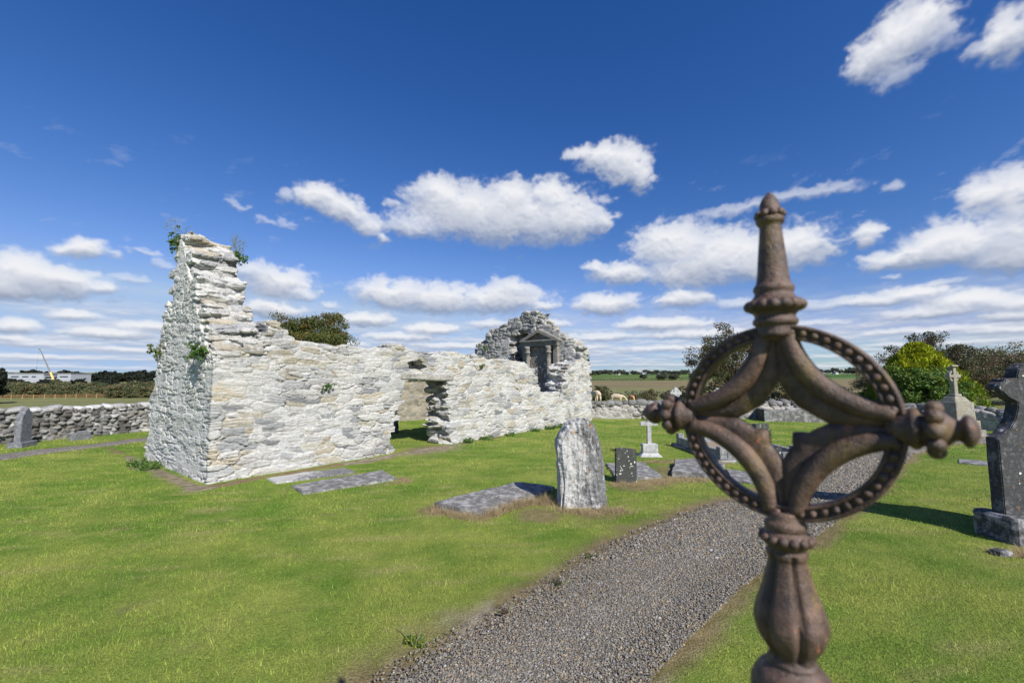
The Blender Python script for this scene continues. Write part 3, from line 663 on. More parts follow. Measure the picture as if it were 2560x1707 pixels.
def g_e(x, y, z):
    g = eg(y, z); g = np.minimum(g, np.where(x < 12.4+.6, -niche(y, z), 9)); return np.minimum(g, np.where((x > 12.4) & (x < 13.2), 9, -9))
V, F = voxel_quads([(12.4, 13.2, 0, 6.7, 0, 4.8, g_e)], .025, (.34,.34,.15), 17)
V = laplace(V, F, 4, .55, V[:, 2] < .01); V, C = stone_relief(V, F, (.34,.34,.15), 17, palette=PALG+PAL[:3], amp=.035, white=.18, mort=.4, joint=.03, deep=.05)
tag(npmesh('gable_wall', V, F, M_MAS, church_root, C), 'far gable with a broken stepped peak and an arched recess')
nw = SD2([(.9,-.5), (.95,1.2), (1.5,1.8), (2.2,2.0), (6,2.1), (9,2.15), (12.4,2.2), (12.4,-.5)])
V, F = voxel_quads([(.9, 12.4, 5.8, 6.6, 0, 2.4, lambda x, y, z: nw(x, z))], .035, (.36,.36,.17), 27)
V = laplace(V, F, 3, .55, V[:, 2] < .01); V, C = stone_relief(V, F, (.36,.36,.17), 27, palette=[(.26,.235,.18), (.30,.265,.19), (.24,.23,.195), (.33,.30,.24)], amp=.03, white=.0, mortar=(.33,.30,.25), joint=.03)
tag(npmesh('wall', V, F, M_MAS, church_root, C), 'inner long wall seen through the doorway, buff and grey')

def rough_block(name, size, loc, mat, parent=None, seed=0, amp=.02, cuts=5, rot=(0,0,0), taper=0, freq=5, smooth=False, bevel=.12):
    bm = bmesh.new(); bmesh.ops.create_cube(bm, size=1)
    bmesh.ops.bevel(bm, geom=bm.edges[:], offset=bevel, segments=2, affect='EDGES', profile=.6)
    bmesh.ops.subdivide_edges(bm, edges=[e for e in bm.edges if e.calc_length() > .3], cuts=cuts, use_grid_fill=True)
    V = np.array([v.co[:] for v in bm.verts], np.float32)*np.array(size, np.float32); NN = np.array([v.normal[:] for v in bm.verts])
    bm.normal_update(); NN = np.array([v.normal[:] for v in bm.verts], np.float32)
    d = fbm3(V*freq+seed*3.1, seed, 4)*amp
    V = V+NN*d[:, None]
    if taper: V[:, :2] *= (1-taper*(V[:, 2:3]/size[2]+.5))
    for v, p in zip(bm.verts, V.tolist()): v.co = p
    o = bmobj(name, bm, mat, parent, smooth); o.location = loc; o.rotation_euler = rot; return o
M_LINT = mat_stone('lintel_stone', (.34,.32,.28), (.45,.44,.42), .5, (.24,.23,.20), 9)
tag(rough_block('lintel', (1.75,.34,.15), (4.62,.12,1.74), M_LINT, church_root, 4, .035, 7, (R(4),R(1.5),0), freq=4), 'long flat lintel slab over the doorway')
rough_block('lintel', (1.5,.40,.16), (4.66,.57,1.76), M_LINT, church_root, 5, .03, 7, freq=4)
rough_block('quoin', (.26,.22,.15), (.62,.04,2.19), M_LINT, church_root, 9, .02, 4, (0,0,0), bevel=.3)

# carved wall tomb on the inner face of the far gable
M_TOMB = mat_stone('carved_tomb_stone', (.25,.235,.205), (.38,.37,.34), .3, (.17,.16,.14), 7)
M_PANEL = mat_stone('tomb_panel', (.20,.185,.16), (.36,.31,.28), .35, (.14,.13,.115), 6, spots=9, orange=.6)
def boxat(bm, x0, x1, y0, y1, z0, z1):
    r = bmesh.ops.create_cube(bm, size=1)
    for v in r['verts']: v.co = ((x0+x1)/2+v.co.x*(x1-x0), (y0+y1)/2+v.co.y*(y1-y0), (z0+z1)/2+v.co.z*(z1-z0))
def bevel_all(bm, off, seg=1): bmesh.ops.bevel(bm, geom=bm.edges[:], offset=off, segments=seg, affect='EDGES')
FX = 12.40
def churchpart(name, boxes, mat=M_TOMB, bev=.008, label=None):
    bm = bmesh.new()
    for b_ in boxes: boxat(bm, *b_)
    bevel_all(bm, bev); o = bmobj(name, bm, mat, church_root); 
    if label: o['label'] = label
    return o
churchpart('tomb_panel', [(FX-.10, FX+.02, 1.30, 2.52, .9, 3.0)], M_PANEL, label='inscribed tomb panel blotched with white and orange lichen')
churchpart('tomb_frame', [(FX-.16, FX+.02, 2.53, 2.70, .7, 3.08), (FX-.16, FX+.02, .98, 1.19, .7, 3.08)])
churchpart('entablature', [(FX-.28, FX+.02, .92, 2.70, 3.085, 3.16), (FX-.32, FX+.02, .88, 2.74, 3.163, 3.20), (FX-.26, FX+.02, .94, 2.68, 3.01, 3.082)])
bm = bmesh.new()
for (x0, x1, k) in ((FX-.34, FX+.02, 1.0),):
    c_ = 1.83
    vs = [(c_-.98, 3.205), (c_+.92, 3.205), (c_+.92, 3.27), (c_, 3.70), (c_-.98, 3.27)]
    a_ = [bm.verts.new((x0, y, z)) for y, z in vs]; b_ = [bm.verts.new((x1, y, z)) for y, z in vs]
    inn = [(c_-.70, 3.262), (c_+.66, 3.262), (c_, 3.57)]
    i_ = [bm.verts.new((x0, y, z)) for y, z in inn]; j_ = [bm.verts.new((x0+.22, y, z)) for y, z in inn]
    for q in range(5): bm.faces.new([a_[q], a_[(q+1) % 5], b_[(q+1) % 5], b_[q]])
    bm.faces.new(b_[::-1]); bm.faces.new(j_)
    for q in range(3): bm.faces.new([i_[q], i_[(q+1) % 3], j_[(q+1) % 3], j_[q]])
    bm.faces.new([a_[0], a_[1], i_[1], i_[0]]); bm.faces.new([a_[1], a_[2], i_[1]]); bm.faces.new([a_[2], a_[3], i_[2], i_[1]]); bm.faces.new([a_[3], a_[4], i_[0], i_[2]]); bm.faces.new([a_[4], a_[0], i_[0]])
bmobj('pediment', bm, M_TOMB, church_root)
for cy in (2.42, 1.38):
    A_ = Acc(); prof = [(.7,.16), (.78,.16), (.79,.125), (.84,.12), (.86,.105), (1.6,.102), (2.5,.092), (2.72,.09), (2.73,.115), (2.77,.12), (2.79,.10), (2.84,.10), (2.90,.13), (3.01,.15)]
    A_.tube([(FX-.20, cy, z) for z, r in prof], [r for z, r in prof], 18); A_.build('column', M_TOMB, church_root)

# ------------------------------------------------------------------ boundary walls
def boundary(name, pts, h, T, seed, pal, mortar, white, label, cell=(.19,.19,.105), res=.028, cope=(.62,.62,.60), coperng=(.10,.20), hvar=.04, mort=.25, cope_up=.0):
    P = np.array(pts, float); dd = np.hypot(*np.diff(P, axis=0).T); L = dd.sum(); cum = np.r_[0, np.cumsum(dd)]
    fine = resample(pts, int(L/.3)); df = np.r_[0, np.cumsum(np.hypot(*np.diff(fine, axis=0).T))]; L = df[-1]
    rsx = np.random.RandomState(seed)
    tx = np.arange(0, L+.5, .5); th = h+rsx.uniform(-hvar, hvar, len(tx))
    def g(x, y, z): return np.minimum(np.interp(x, tx, th)-z, np.where((y > 0) & (y < T), 9, -9))
    V, F = voxel_quads([(0, L, 0, T, 0, h+.35, g)], res, cell, seed, .12)
    V = laplace(V, F, 3, .5, V[:, 2] < .01); V, C = stone_relief(V, F, cell, seed, palette=pal, amp=.055, white=white, mort=mort, mortar=mortar, joint=.04, tilt=.2, lam=.004, rough=.012, deep=.10, crack=0, warp=.5)
    def bend(V):
        t = V[:, 0]; X = np.interp(t, df, fine[:,0]); Y = np.interp(t, df, fine[:,1])
        tx_ = np.interp(t, df, np.gradient(fine[:,0], df)); ty_ = np.interp(t, df, np.gradient(fine[:,1], df)); l = np.hypot(tx_, ty_); tx_, ty_ = tx_/l, ty_/l
        o = V[:, 1]-T/2; X = X-ty_*o; Y = Y+tx_*o
        z = terrain(X, Y); return np.stack([X, Y, V[:, 2]+z-.02], 1)
    root = empty(name, (float(P[0,0]), float(P[0,1]), 0)); tag(root, label, 'stone wall')
    off = np.array([P[0,0], P[0,1], 0])
    npmesh('rubble', bend(V)-off, F, M_FIELDWALL, root, C)
    A_V, A_F, A_C = [], [], []; t = .1; n = 0
    icb = bmesh.new(); bmesh.ops.create_icosphere(icb, subdivisions=2, radius=1); iv = np.array([v.co[:] for v in icb.verts], np.float32); jf = np.array([[v.index for v in f.verts] for f in icb.faces]); icb.free()
    while t < L-.1:
        lx = rsx.uniform(.13, .30); lz = rsx.uniform(*coperng)*.5; ly = T*.5*rsx.uniform(.75, 1.05)
        v = np.sign(iv)*np.abs(iv)**.75*np.array([lx, ly, lz*1.25]); v = v*(1+.22*vnoise3(iv*1.4+n*3.3, seed+n)[:, None]+.1*vnoise3(iv*4+n, seed+n+1)[:, None])
        a = rsx.uniform(-.15, .15); ry = rsx.uniform(-.25, .25)
        x, y, z = v.T; x, z = x*math.cos(ry)-z*math.sin(ry), x*math.sin(ry)+z*math.cos(ry); x, y = x*math.cos(a)-y*math.sin(a), x*math.sin(a)+y*math.cos(a)
        v = np.stack([x+t+lx*.5, y+T/2, z+np.interp(t, tx, th)+lz*.45+cope_up*lz], 1)
        A_V.append(v); A_F.append(jf+n*len(iv)); k = rsx.uniform(.6, 1.1); A_C.append(np.ones((len(iv), 3))*np.array(cope)*k); n += 1; t += lx*1.55
    V = np.concatenate(A_V).astype(np.float32); npmesh('coping', bend(V)-off, np.concatenate(A_F), M_FIELDWALL, root, np.concatenate(A_C)); return root
boundary('boundary_wall', [(-14.6,7.5), (-13.35,11.3), (-11.8,14.4), (-8.5,19), (-4.5,22.5)], .83, .5, 41, [(.19,.19,.185), (.26,.26,.255), (.14,.14,.14), (.33,.33,.32), (.20,.19,.17)], (.07,.065,.06), .05,
         'dark grey dry-stone wall with pale lichened capstones behind the lone slender gravestone', cope=(.46,.46,.45), hvar=.03, coperng=(.10,.17), mort=-.3)
boundary('boundary_wall', [(-4.5,22.5), (1.0,20.6), (3.3,18.75), (8,18.9), (12.4,18.7), (14.6,16.1), (16.2,13.6), (19,11)], .60, .5, 43, [(.29,.28,.26), (.35,.34,.32), (.23,.225,.21), (.32,.29,.25)], (.38,.37,.35), .25,
         'low pale mortared rubble wall with a row of upright dark cap stones, cattle behind it', cell=(.30,.30,.17), cope=(.22,.22,.215), coperng=(.16,.26), hvar=.02, mort=.7)

# ------------------------------------------------------------------ stones and monuments
M_QUARTZ = mat_stone('weathered_limestone', (.19,.19,.19), (.47,.47,.46), .6, (.09,.09,.095), 7, orange=.12, split=.02)
M_LEDGER = mat_stone('flat_ledger', (.16,.157,.15), (.40,.395,.385), .5, (.10,.097,.093), 6)
M_SLATE = mat_stone('dark_slate', (.065,.07,.065), (.10,.10,.092), .2, (.045,.05,.045), 5, spots=24, few=.42)
M_WHITE = mat_stone('white_painted_cement', (.40,.405,.41), (.54,.54,.535), .6, (.28,.285,.29), 12)
M_DARKHS = mat_stone('dark_limestone', (.062,.063,.066), (.22,.22,.225), .12, (.040,.041,.044), 8, spots=17, orange=.25, few=.50)
M_PLINTH = mat_stone('lichened_plinth', (.085,.085,.085), (.36,.36,.37), .5, (.045,.045,.045), 9)
M_CELT = mat_stone('golden_lichened_limestone', (.30,.27,.18), (.35,.345,.32), .45, (.23,.22,.19), 7, orange=.1)
M_GREYHS = mat_stone('blue_grey_gravestone', (.17,.18,.20), (.28,.29,.31), .4, (.10,.105,.12), 14)

def outline_slab(name, pts, t, mat, parent=None, seed=1, amp=.006, cuts=3, bev=.01, freq=6, horizontal=False):
    """outline in (x,z) extruded along y by t (or in (x,y) extruded down by t)"""
    bm = bmesh.new(); vs = [bm.verts.new((p[0], 0, p[1]) if not horizontal else (p[0], p[1], 0)) for p in pts]
    f = bm.faces.new(vs); r = bmesh.ops.extrude_face_region(bm, geom=[f]); d = (0, t, 0) if not horizontal else (0, 0, -t)
    bmesh.ops.translate(bm, vec=d, verts=[v for v in r['geom'] if isinstance(v, bmesh.types.BMVert)])
    bmesh.ops.recalc_face_normals(bm, faces=bm.faces)
    if bev: bmesh.ops.bevel(bm, geom=bm.edges[:], offset=bev, segments=2, affect='EDGES', clamp_overlap=True)
    bmesh.ops.triangulate(bm, faces=bm.faces)
    for _ in range(cuts):
        L = np.mean([e.calc_length() for e in bm.edges]); es = [e for e in bm.edges if e.calc_length() > L*.6]
        bmesh.ops.subdivide_edges(bm, edges=es, cuts=1)
        bmesh.ops.triangulate(bm, faces=[f for f in bm.faces if len(f.verts) > 3])
    bm.normal_update(); V = np.array([v.co[:] for v in bm.verts], np.float32); NN = np.array([v.normal[:] for v in bm.verts], np.float32)
    V = V+NN*(fbm3(V*freq+seed, seed, 4)*amp)[:, None]
    for v, p in zip(bm.verts, V.tolist()): v.co = p
    return bmobj(name, bm, mat, parent, False)

# rough pointed standing stone
st_out = [(-.295,-.1), (-.275,.35), (-.305,.62), (-.32,.82), (-.29,.90), (-.21,1.00), (-.15,1.07), (-.06,1.13), (.02,1.13), (.10,1.08), (.165,.97), (.235,.86), (.275,.74), (.285,.45), (.305,.15), (.31,-.1)]
o = outline_slab('standing_stone', [(x*.98, z) for x, z in st_out], .24, M_QUARTZ, None, 3, .0, 5, .035)
V = np.array([v.co[:] for v in o.data.vertices], np.float32); Fm = np.array([p.vertices[:] for p in o.data.polygons])
NN = mesh_normals(V, Fm); d = .050*fbm3(V*np.array([5, 5, 1.6])+2, 31, 4)+.030*(1-2*np.abs(fbm3(V*np.array([9, 9, 2.5]), 35, 3)))+.012*fbm3(V*22, 39, 3)
V = V+NN*d[:, None]; o.data.vertices.foreach_set('co', V.ravel()); o.data.update()
o.location = (.93, 5.88, 0); o.rotation_euler = (R(-2), R(1), R(8))
tag(o, 'rough pointed white and grey lichened standing stone by the gravel path', 'standing stone')

def ledger(pts, t, label, seed, mat=M_LEDGER, z=.05, tilt=None, cat='grave slab', amp=.012, name='grave_slab'):
    P = np.array(pts, float); c = P.mean(0); Q = resample(list(map(tuple, P))+[tuple(P[0])], 26)[:-1] if False else P
    # chip the outline a little
    rsx = np.random.RandomState(seed); out = []
    for i in range(len(P)):
        a, b = P[i], P[(i+1) % len(P)]; k = max(2, int(np.hypot(*(b-a))/.16))
        for j in range(k):
            p = a+(b-a)*j/k; out.append(p-c+rsx.uniform(-.012, .012, 2))
    o = outline_slab(name, out, t, mat, None, seed, amp, 3, .012, 5, True)
    o.location = (c[0], c[1], z+gz(*c)); 
    if tilt: o.rotation_euler = tilt
    tag(o, label, cat); SLABS.append(P); return o
ledger([(-1.02,5.82), (.06,6.98), (.66,6.80), (-.36,5.44)], .16, 'raised tilted flat grave slab at the foot of the rough pointed stone', 51, z=.075, tilt=(R(1.5), R(2.0), 0))
ledger([(-3.45,6.95), (-3.02,6.48), (-1.92,7.43), (-2.36,8.08)], .06, 'long grey flat grave slab set in the turf along the church wall foot', 52, z=.035)
ledger([(-4.14,7.48), (-3.80,7.16), (-3.3,7.55), (-2.80,8.02), (-3.15,8.35), (-3.7,7.95)], .05, 'rounded pale flat slab lying nearest the church wall', 53, M_QUARTZ, z=.03)
ledger([(1.75,7.40), (1.85,8.75), (2.62,8.85), (2.60,7.62)], .07, 'mossy flat slab with white lichen behind the small upright slate stone', 54, z=.035)
ledger([(3.21,8.74), (2.78,7.72), (3.52,7.50), (4.0,8.35), (3.75,8.85)], .14, 'thick flat slab with a broken corner and white lichen', 55, z=.10, tilt=(R(1),R(-1),0))
ledger([(3.98,8.29), (4.45,7.75), (4.2,6.98), (3.62,7.32)], .06, 'plain grey flat slab beside the gravel path', 56, z=.03)
ledger([(9.35,9.3), (8.95,8.9), (9.6,8.2), (10.3,8.6)], .05, 'flat dark slab sunk in the turf behind the tall dark headstone', 57, z=.02)
ledger([(.2,12.9), (.4,12.6), (1.0,13.1), (.7,13.4)], .06, 'small flat stone at the church wall foot', 58, z=.05) if False else None

o = outline_slab('headstone', [(-.175,-.08), (-.175,.555), (-.12,.565), (.10,.548), (.168,.535), (.172,-.08)], .07, M_SLATE, None, 61, .004, 4, .006)
o.location = (1.86, 7.22, gz(1.86,7.2)); o.rotation_euler = (0, R(.5), R(4)); tag(o, 'small square dark slate headstone speckled with white lichen', 'headstone')

def cross_small(loc, label, s=1, rz=0):
    root = empty('grave_cross', loc, rz); tag(root, label, 'grave cross')
    outline_slab('cross', [(x*s, z*s) for x, z in [(-.045,.26), (-.042,.66), (-.19,.66), (-.19,.745), (-.04,.745), (-.04,.92), (.04,.92), (.04,.745), (.19,.745), (.19,.66), (.042,.66), (.045,.26)]], .075*s, M_WHITE, root, 5, .004, 2, .006)
    bm = bmesh.new(); boxat(bm, -.165*s, .165*s, -.06*s, .14*s, .085*s, .27*s); bevel_all(bm, .012); bmobj('block', bm, M_WHITE, root)
    bm = bmesh.new(); r = bmesh.ops.create_cube(bm, size=1)
    for v in r['verts']:
        k = .165 if v.co.z > 0 else .27; k2 = .10 if v.co.z > 0 else .20
        v.co = (v.co.x*2*k*s, (.04+v.co.y*2*k2)*s, (.085 if v.co.z > 0 else -.03)*s)
    bmesh.ops.bevel(bm, geom=bm.edges[:], offset=.008, segments=1, affect='EDGES'); bmobj('base', bm, M_WHITE, root); return root
cross_small((3.02, 9.70, gz(3,9.7)), 'small white painted cross on a stepped flared base standing alone on the lawn', 1.0, R(-3))

def celtic_outline(w, h, arm, zc, tw):
    return [(-w*1.15, 0), (-w*.95, zc-tw), (-arm, zc-tw), (-arm, zc+tw), (-w*.9, zc+tw), (-w*.9, h), (w*.9, h), (w*.9, zc+tw), (arm, zc+tw), (arm, zc-tw), (w*.95, zc-tw), (w*1.15, 0)]
def ring_part(name, R_, w, t, zc, mat, parent, y0):
    bm = bmesh.new(); n = 40; vs = []
    for k in range(n):
        a = 2*math.pi*k/n; c_, s_ = math.cos(a), math.sin(a)
        vs.append([bm.verts.new((r*c_, y, zc+r*s_)) for r, y in ((R_, y0), (R_-w, y0), (R_-w, y0+t), (R_, y0+t))])
    for k in range(n):
        a, b = vs[k], vs[(k+1) % n]
        for q in range(4): bm.faces.new([a[q], a[(q+1) % 4], b[(q+1) % 4], b[q]])
    return bmobj(name, bm, mat, parent)
def celtic_cross(loc, rz, label, mat, h, w, arm, zc, tw, Rr, rw, t, z0, steps, cap=False, name='celtic_cross'):
    root = empty(name, loc, rz); tag(root, label, 'celtic cross')
    o = outline_slab('cross', [(x, z+z0) for x, z in celtic_outline(w, h, arm, zc, tw)], t, mat, root, 7, .005, 2, .006)
    ring_part('ring', Rr, rw, t*.6, z0+zc, mat, root, t*.2)
    for (hx, hy, za, zb, tp) in steps:
        bm = bmesh.new(); r = bmesh.ops.create_cube(bm, size=1)
        for v in r['verts']:
            k = tp if v.co.z > 0 else 1
            v.co = (v.co.x*2*hx*k, t/2+v.co.y*2*hy*k, za if v.co.z < 0 else zb)
        bevel_all(bm, .012); bmobj('plinth', bm, mat, root)
    if cap:
        bm = bmesh.new(); boxat(bm, -w*1.9, w*1.9, -.04, t+.04, 0, .05); 
        bmesh.ops.rotate(bm, cent=(0, 0, 0), matrix=Matrix.Rotation(R(-28), 3, 'X'), verts=bm.verts); bmesh.ops.translate(bm, vec=(0, .0, z0+h+.03), verts=bm.verts); bevel_all(bm, .006); bmobj('cap', bm, mat, root)
    return root
celtic_cross((13.25, 13.05, 0), R(8), 'tall yellow-lichened celtic cross on a stepped tapering pedestal', M_CELT, .78, .058, .20, .54, .045, .175, .05, .13, 1.22,
             [(.46,.40,-.05,.20,1), (.39,.33,.201,.46,1), (.33,.27,.461,1.0,.95), (.27,.22,1.001,1.15,.62), (.13,.12,1.151,1.23,.9)], True)
celtic_cross((6.35, 16.95, 0), R(4), 'white celtic cross in front of the low wall, nearer the cattle', M_WHITE, .62, .07, .22, .40, .06, .18, .045, .10, .72, [(.28,.20,-.05,.16,1), (.2,.14,.16,.74,.8)])
celtic_cross((8.0, 17.0, 0), R(-3), 'white celtic cross in front of the leafy hawthorn', M_WHITE, .62, .07, .22, .40, .06, .18, .045, .10, .70, [(.28,.20,-.05,.16,1), (.2,.14,.16,.72,.8)])

# tall dark headstone with a cross on top, on a lichened plinth
root = empty('tall_headstone', (5.64, 4.72, 0), R(3)); tag(root, 'tall dark headstone topped by a broad cross on a lichened plinth', 'headstone')
def arc(cx_, cz_, r, a0, a1, n=8): return [(cx_+r*math.cos(R(a0+(a1-a0)*i/n)), cz_+r*math.sin(R(a0+(a1-a0)*i/n))) for i in range(n+1)]
right = [(.47,.24), (.47,1.06), (.40,1.10), (.32,1.17), (.25,1.27), (.21,1.38), (.20,1.44), (.32,1.50), (.33,1.515)]+arc(.365,1.60,.05,-90,85,6)+[(.335,1.66), (.33,1.69), (.19,1.70), (.185,1.735), (.16,1.80), (.10,1.85), (.0,1.87)]
pts = right+[(-x, z) for x, z in right[::-1][1:]]
outline_slab('slab', pts, .13, M_DARKHS, root, 71, .004, 4, .008).location = (0, 0, 0)
rough_block('plinth', (1.18,.42,.30), (0.05,.06,.12), M_PLINTH, root, 73, .035, 8, freq=4, bevel=.10)
for i, (x, y, sx_, lab) in enumerate([(4.72,4.35,.10,'knobbly'), (4.95,4.22,.13,''), (5.25,4.15,.10,''), (5.5,4.18,.14,''), (5.8,4.1,.11,'')]):
    o = rough_block('stone', (sx_*1.6, sx_*1.1, sx_*.7), (x, y, .02), M_PLINTH, None, 80+i, .03, 3, (0, 0, i), freq=9, bevel=.3)
    tag(o, 'small rough stone in the row kerbing the tall dark headstone', 'stone', 'rough kerb stones before the tall headstone')

# slender pointed gravestone by the dark wall
root = empty('slender_headstone', (-12.1, 11.0, 0), R(108)); tag(root, 'slender pointed blue-grey gravestone on a plinth before the dark wall', 'headstone')
outline_slab('slab', [(-.18,.12), (-.18,.74), (0,.98), (.18,.74), (.18,.12)], .13, M_GREYHS, root, 91, .003, 3, .008)
bm = bmesh.new(); boxat(bm, -.27, .27, -.08, .21, -.05, .13); bevel_all(bm, .012); bmobj('plinth', bm, M_GREYHS, root)
o = outline_slab('boulder', [(-.26,-.05), (-.2,.12), (-.05,.22), (.08,.24), (.2,.14), (.26,-.05)], .12, M_GREYHS, None, 95, .02, 3, .02); o.location = (-11.9, 12.2, 0); o.rotation_euler = (R(12), 0, R(55))
tag(o, 'low rounded grey stone leaning at the foot of the dark wall', 'stone')

# upright slab inside the ruin, seen through the doorway
o = outline_slab('slate_slab', [(-.28,-.05), (-.28,1.25), (-.2,1.36), (.2,1.37), (.28,1.28), (.28,-.05)], .08, M_SLATE, None, 97, .005, 3, .008); o.location = (-3.78, 13.9, 0); o.rotation_euler = (R(3), R(-1), R(-45))
tag(o, 'dark upright slab with white lichen inside the ruin, seen through the doorway', 'grave slab')
o = rough_block('pale_stone', (.17,.10,.10), (6.85, 9.15, .03), M_WHITE, None, 99, .015, 3, bevel=.25); tag(o, 'small pale stone marker standing in the gravel', 'stone')
o = outline_slab('low_headstone', [(-.28,-.05), (-.28,.26), (.28,.26), (.28,-.05)], .16, M_SLATE, None, 98, .004, 2, .008); o.location = (7.9, 13.9, gz(7.9,13.9)); o.rotation_euler = (0, 0, R(20)); tag(o, 'low dark rectangular headstone on the far lawn', 'headstone')

# kerbed double grave
M_KERB = mat_stone('grave_kerb', (.22,.225,.23), (.42,.425,.43), .45, (.13,.135,.14), 10)
M_CHIP = mat_plain('grave_gravel', (.30,.24,.17), .95, .1, 90, .5, .02)
root = empty('kerbed_grave', (4.20, 8.95, gz(4.9,10)), R(2)); tag(root, 'kerbed double grave filled with tan gravel chips', 'grave')
def kbox(name, b_, mat=M_KERB, label=None):
    bm = bmesh.new(); boxat(bm, *b_); bevel_all(bm, .01); o = bmobj(name, bm, mat, root)
    if label: o['label'] = label
    return o
kbox('footing', (-.06,1.75,-.08,2.35,-.05,.06), M_LEDGER)
kbox('kerb', (.16,.50,0,.10,.061,.21)); kbox('kerb', (0,.10,.16,2.0,.061,.24)); kbox('kerb', (1.30,1.52,0,.10,.061,.20)); kbox('kerb', (1.58,1.68,.16,2.0,.061,.24)); kbox('kerb', (.14,1.5,2.02,2.12,.061,.22))
kbox('corner_post', (0,.155,0,.155,.061,.31)); kbox('corner_post', (1.53,1.68,0,.155,.061,.33)); kbox('corner_post', (0,.14,2.01,2.16,.061,.33)); kbox('corner_post', (1.54,1.68,2.01,2.16,.061,.33))
kbox('chippings', (.102,1.578,.102,2.0,.061,.13), M_CHIP)
kbox('name_panel', (.52,1.26,-.03,.05,.061,.30), M_SLATE, 'dark name panel at the foot')
o = rough_block('gatepost', (.34,.30,1.2), (14.75, 12.75, .52), M_KERB, None, 96, .02, 5, (0,0,.1), bevel=.06); tag(o, 'square pale stone gatepost at the wall end behind the tall dark headstone', 'gatepost')
# low wide tomb by the far wall
root = empty('low_tomb', (10.0, 17.35, gz(10,17)), R(-14)); tag(root, 'low wide grey tomb enclosure beside the far wall', 'tomb')
for b_ in ((0.02,3.6,0,.16,-.05,.40), (0,.16,.161,1.3,-.05,.44), (3.45,3.6,.161,1.3,-.05,.38), (.161,3.44,1.14,1.3,-.05,.38)): kbox('kerb', b_, M_LEDGER if b_[0] > .01 else M_DARKHS)  # left kerb takes the dark stone to stand for shade on that side
kbox('corner_post', (-.06,.2,-.05,-.001,-.05,.43), M_KERB)
kbox('chippings', (.17,3.44,.17,1.13,-.05,.12), M_CHIP)

# ------------------------------------------------------------------ rusted cast-iron finial on its gate post
D_ = .62
fin = empty('iron_finial', (.609*D_, D_, 0), R(-44.3)); tag(fin, 'rusted cast-iron gate finial with a beaded ring, curved cross and pointed buds', 'gate finial')
ZC = EYE-.0956*D_
def fz(k): return ZC+k*D_
def lathe(name, prof, axis='z', seg=28, flute=0, beads=None, sgn=1):
    """prof: (position along the axis, radius) in units of D_"""
    A_ = Acc(); pr = [(p*D_, r*D_*(.95 if name != 'spire' else 1)) for p, r in prof]
    # smooth the profile
    P = np.array(pr); Q = [P[0]]
    for i in range(len(P)-1):
        for t in (.34, .67, 1.0): Q.append(P[i]*(1-t)+P[i+1]*t)
    Q = np.array(Q); Q[1:-1] = (Q[:-2]+2*Q[1:-1]+Q[2:])/4
    V = []; F = []; n = len(Q)
    for i, (p, r) in enumerate(Q):
        for k in range(seg):
            a = 2*math.pi*k/seg; rr_ = r
            if flute and -.50 < Q[i][0]/D_ < -.285: rr_ = r*(1-.24*max(0, math.cos(a*flute))**5*min(1, math.sin(math.pi*i/(n-1))*2.5))
            c_, s_ = rr_*math.cos(a), rr_*math.sin(a)
            V.append((c_, s_, ZC+p) if axis == 'z' else (sgn*p, c_, ZC+s_))
    for i in range(n-1):
        for k in range(seg):
            a = i*seg+k; b = i*seg+(k+1) % seg; F.append((a, b, b+seg, a+seg))
    F.append((0, seg//2, seg//2, 0)) if False else None
    A_.add(V, F)
    if beads:
        for (p, rad, br, cnt) in beads:
            for k in range(cnt):
                a = 2*math.pi*(k+.5)/cnt; c_, s_ = rad*D_*math.cos(a), rad*D_*math.sin(a)
                ctr = (c_, s_, ZC+p*D_) if axis == 'z' else (sgn*p*D_, c_, ZC+s_)
                sph(A_, ctr, br*D_)
    bm = bmesh.new(); Vc = np.concatenate(A_.v); Fc = np.concatenate(A_.f); vs = [bm.verts.new(v) for v in Vc.tolist()]
    for f in Fc.tolist():
        ids = list(dict.fromkeys(f)); bm.faces.new([vs[q] for q in ids]) if len(ids) > 2 else None
    bm.faces.new(vs[:seg]); bm.faces.new(vs[(n-1)*seg:n*seg][::-1])
    return bmobj(name, bm, M_RUST, fin, True)
def sph(A_, c, r, nu=12, nv=8, sq=(1, 1, 1)):
    V = [(c[0], c[1], c[2]+r*sq[2])]; F = []
    for i in range(1, nv):
        t = math.pi*i/nv
        for k in range(nu): a = 2*math.pi*k/nu; V.append((c[0]+r*sq[0]*math.sin(t)*math.cos(a), c[1]+r*sq[1]*math.sin(t)*math.sin(a), c[2]+r*sq[2]*math.cos(t)))
    V.append((c[0], c[1], c[2]-r*sq[2]))
    for k in range(nu): F.append((0, 1+k, 1+(k+1) % nu, 0))
    for i in range(nv-2):
        for k in range(nu): a = 1+i*nu+k; b = 1+i*nu+(k+1) % nu; F.append((a, a+nu, b+nu, b))
    l = len(V)-1
    for k in range(nu): a = 1+(nv-2)*nu+k; b = 1+(nv-2)*nu+(k+1) % nu; F.append((a, l, b, a))
    A_.add(V, F)
lathe('spire', [(.19,.040), (.215,.038), (.218,.045), (.228,.047), (.236,.040), (.246,.045), (.254,.061), (.268,.060), (.278,.046), (.290,.038), (.298,.042), (.306,.042), (.314,.035), (.34,.032), (.40,.027), (.452,.022), (.458,.029), (.468,.031), (.474,.024), (.484,.022), (.505,.021), (.522,.013), (.533,.003)], beads=[(.262,.052,.0125,16), (.479,.025,.0095,9)])
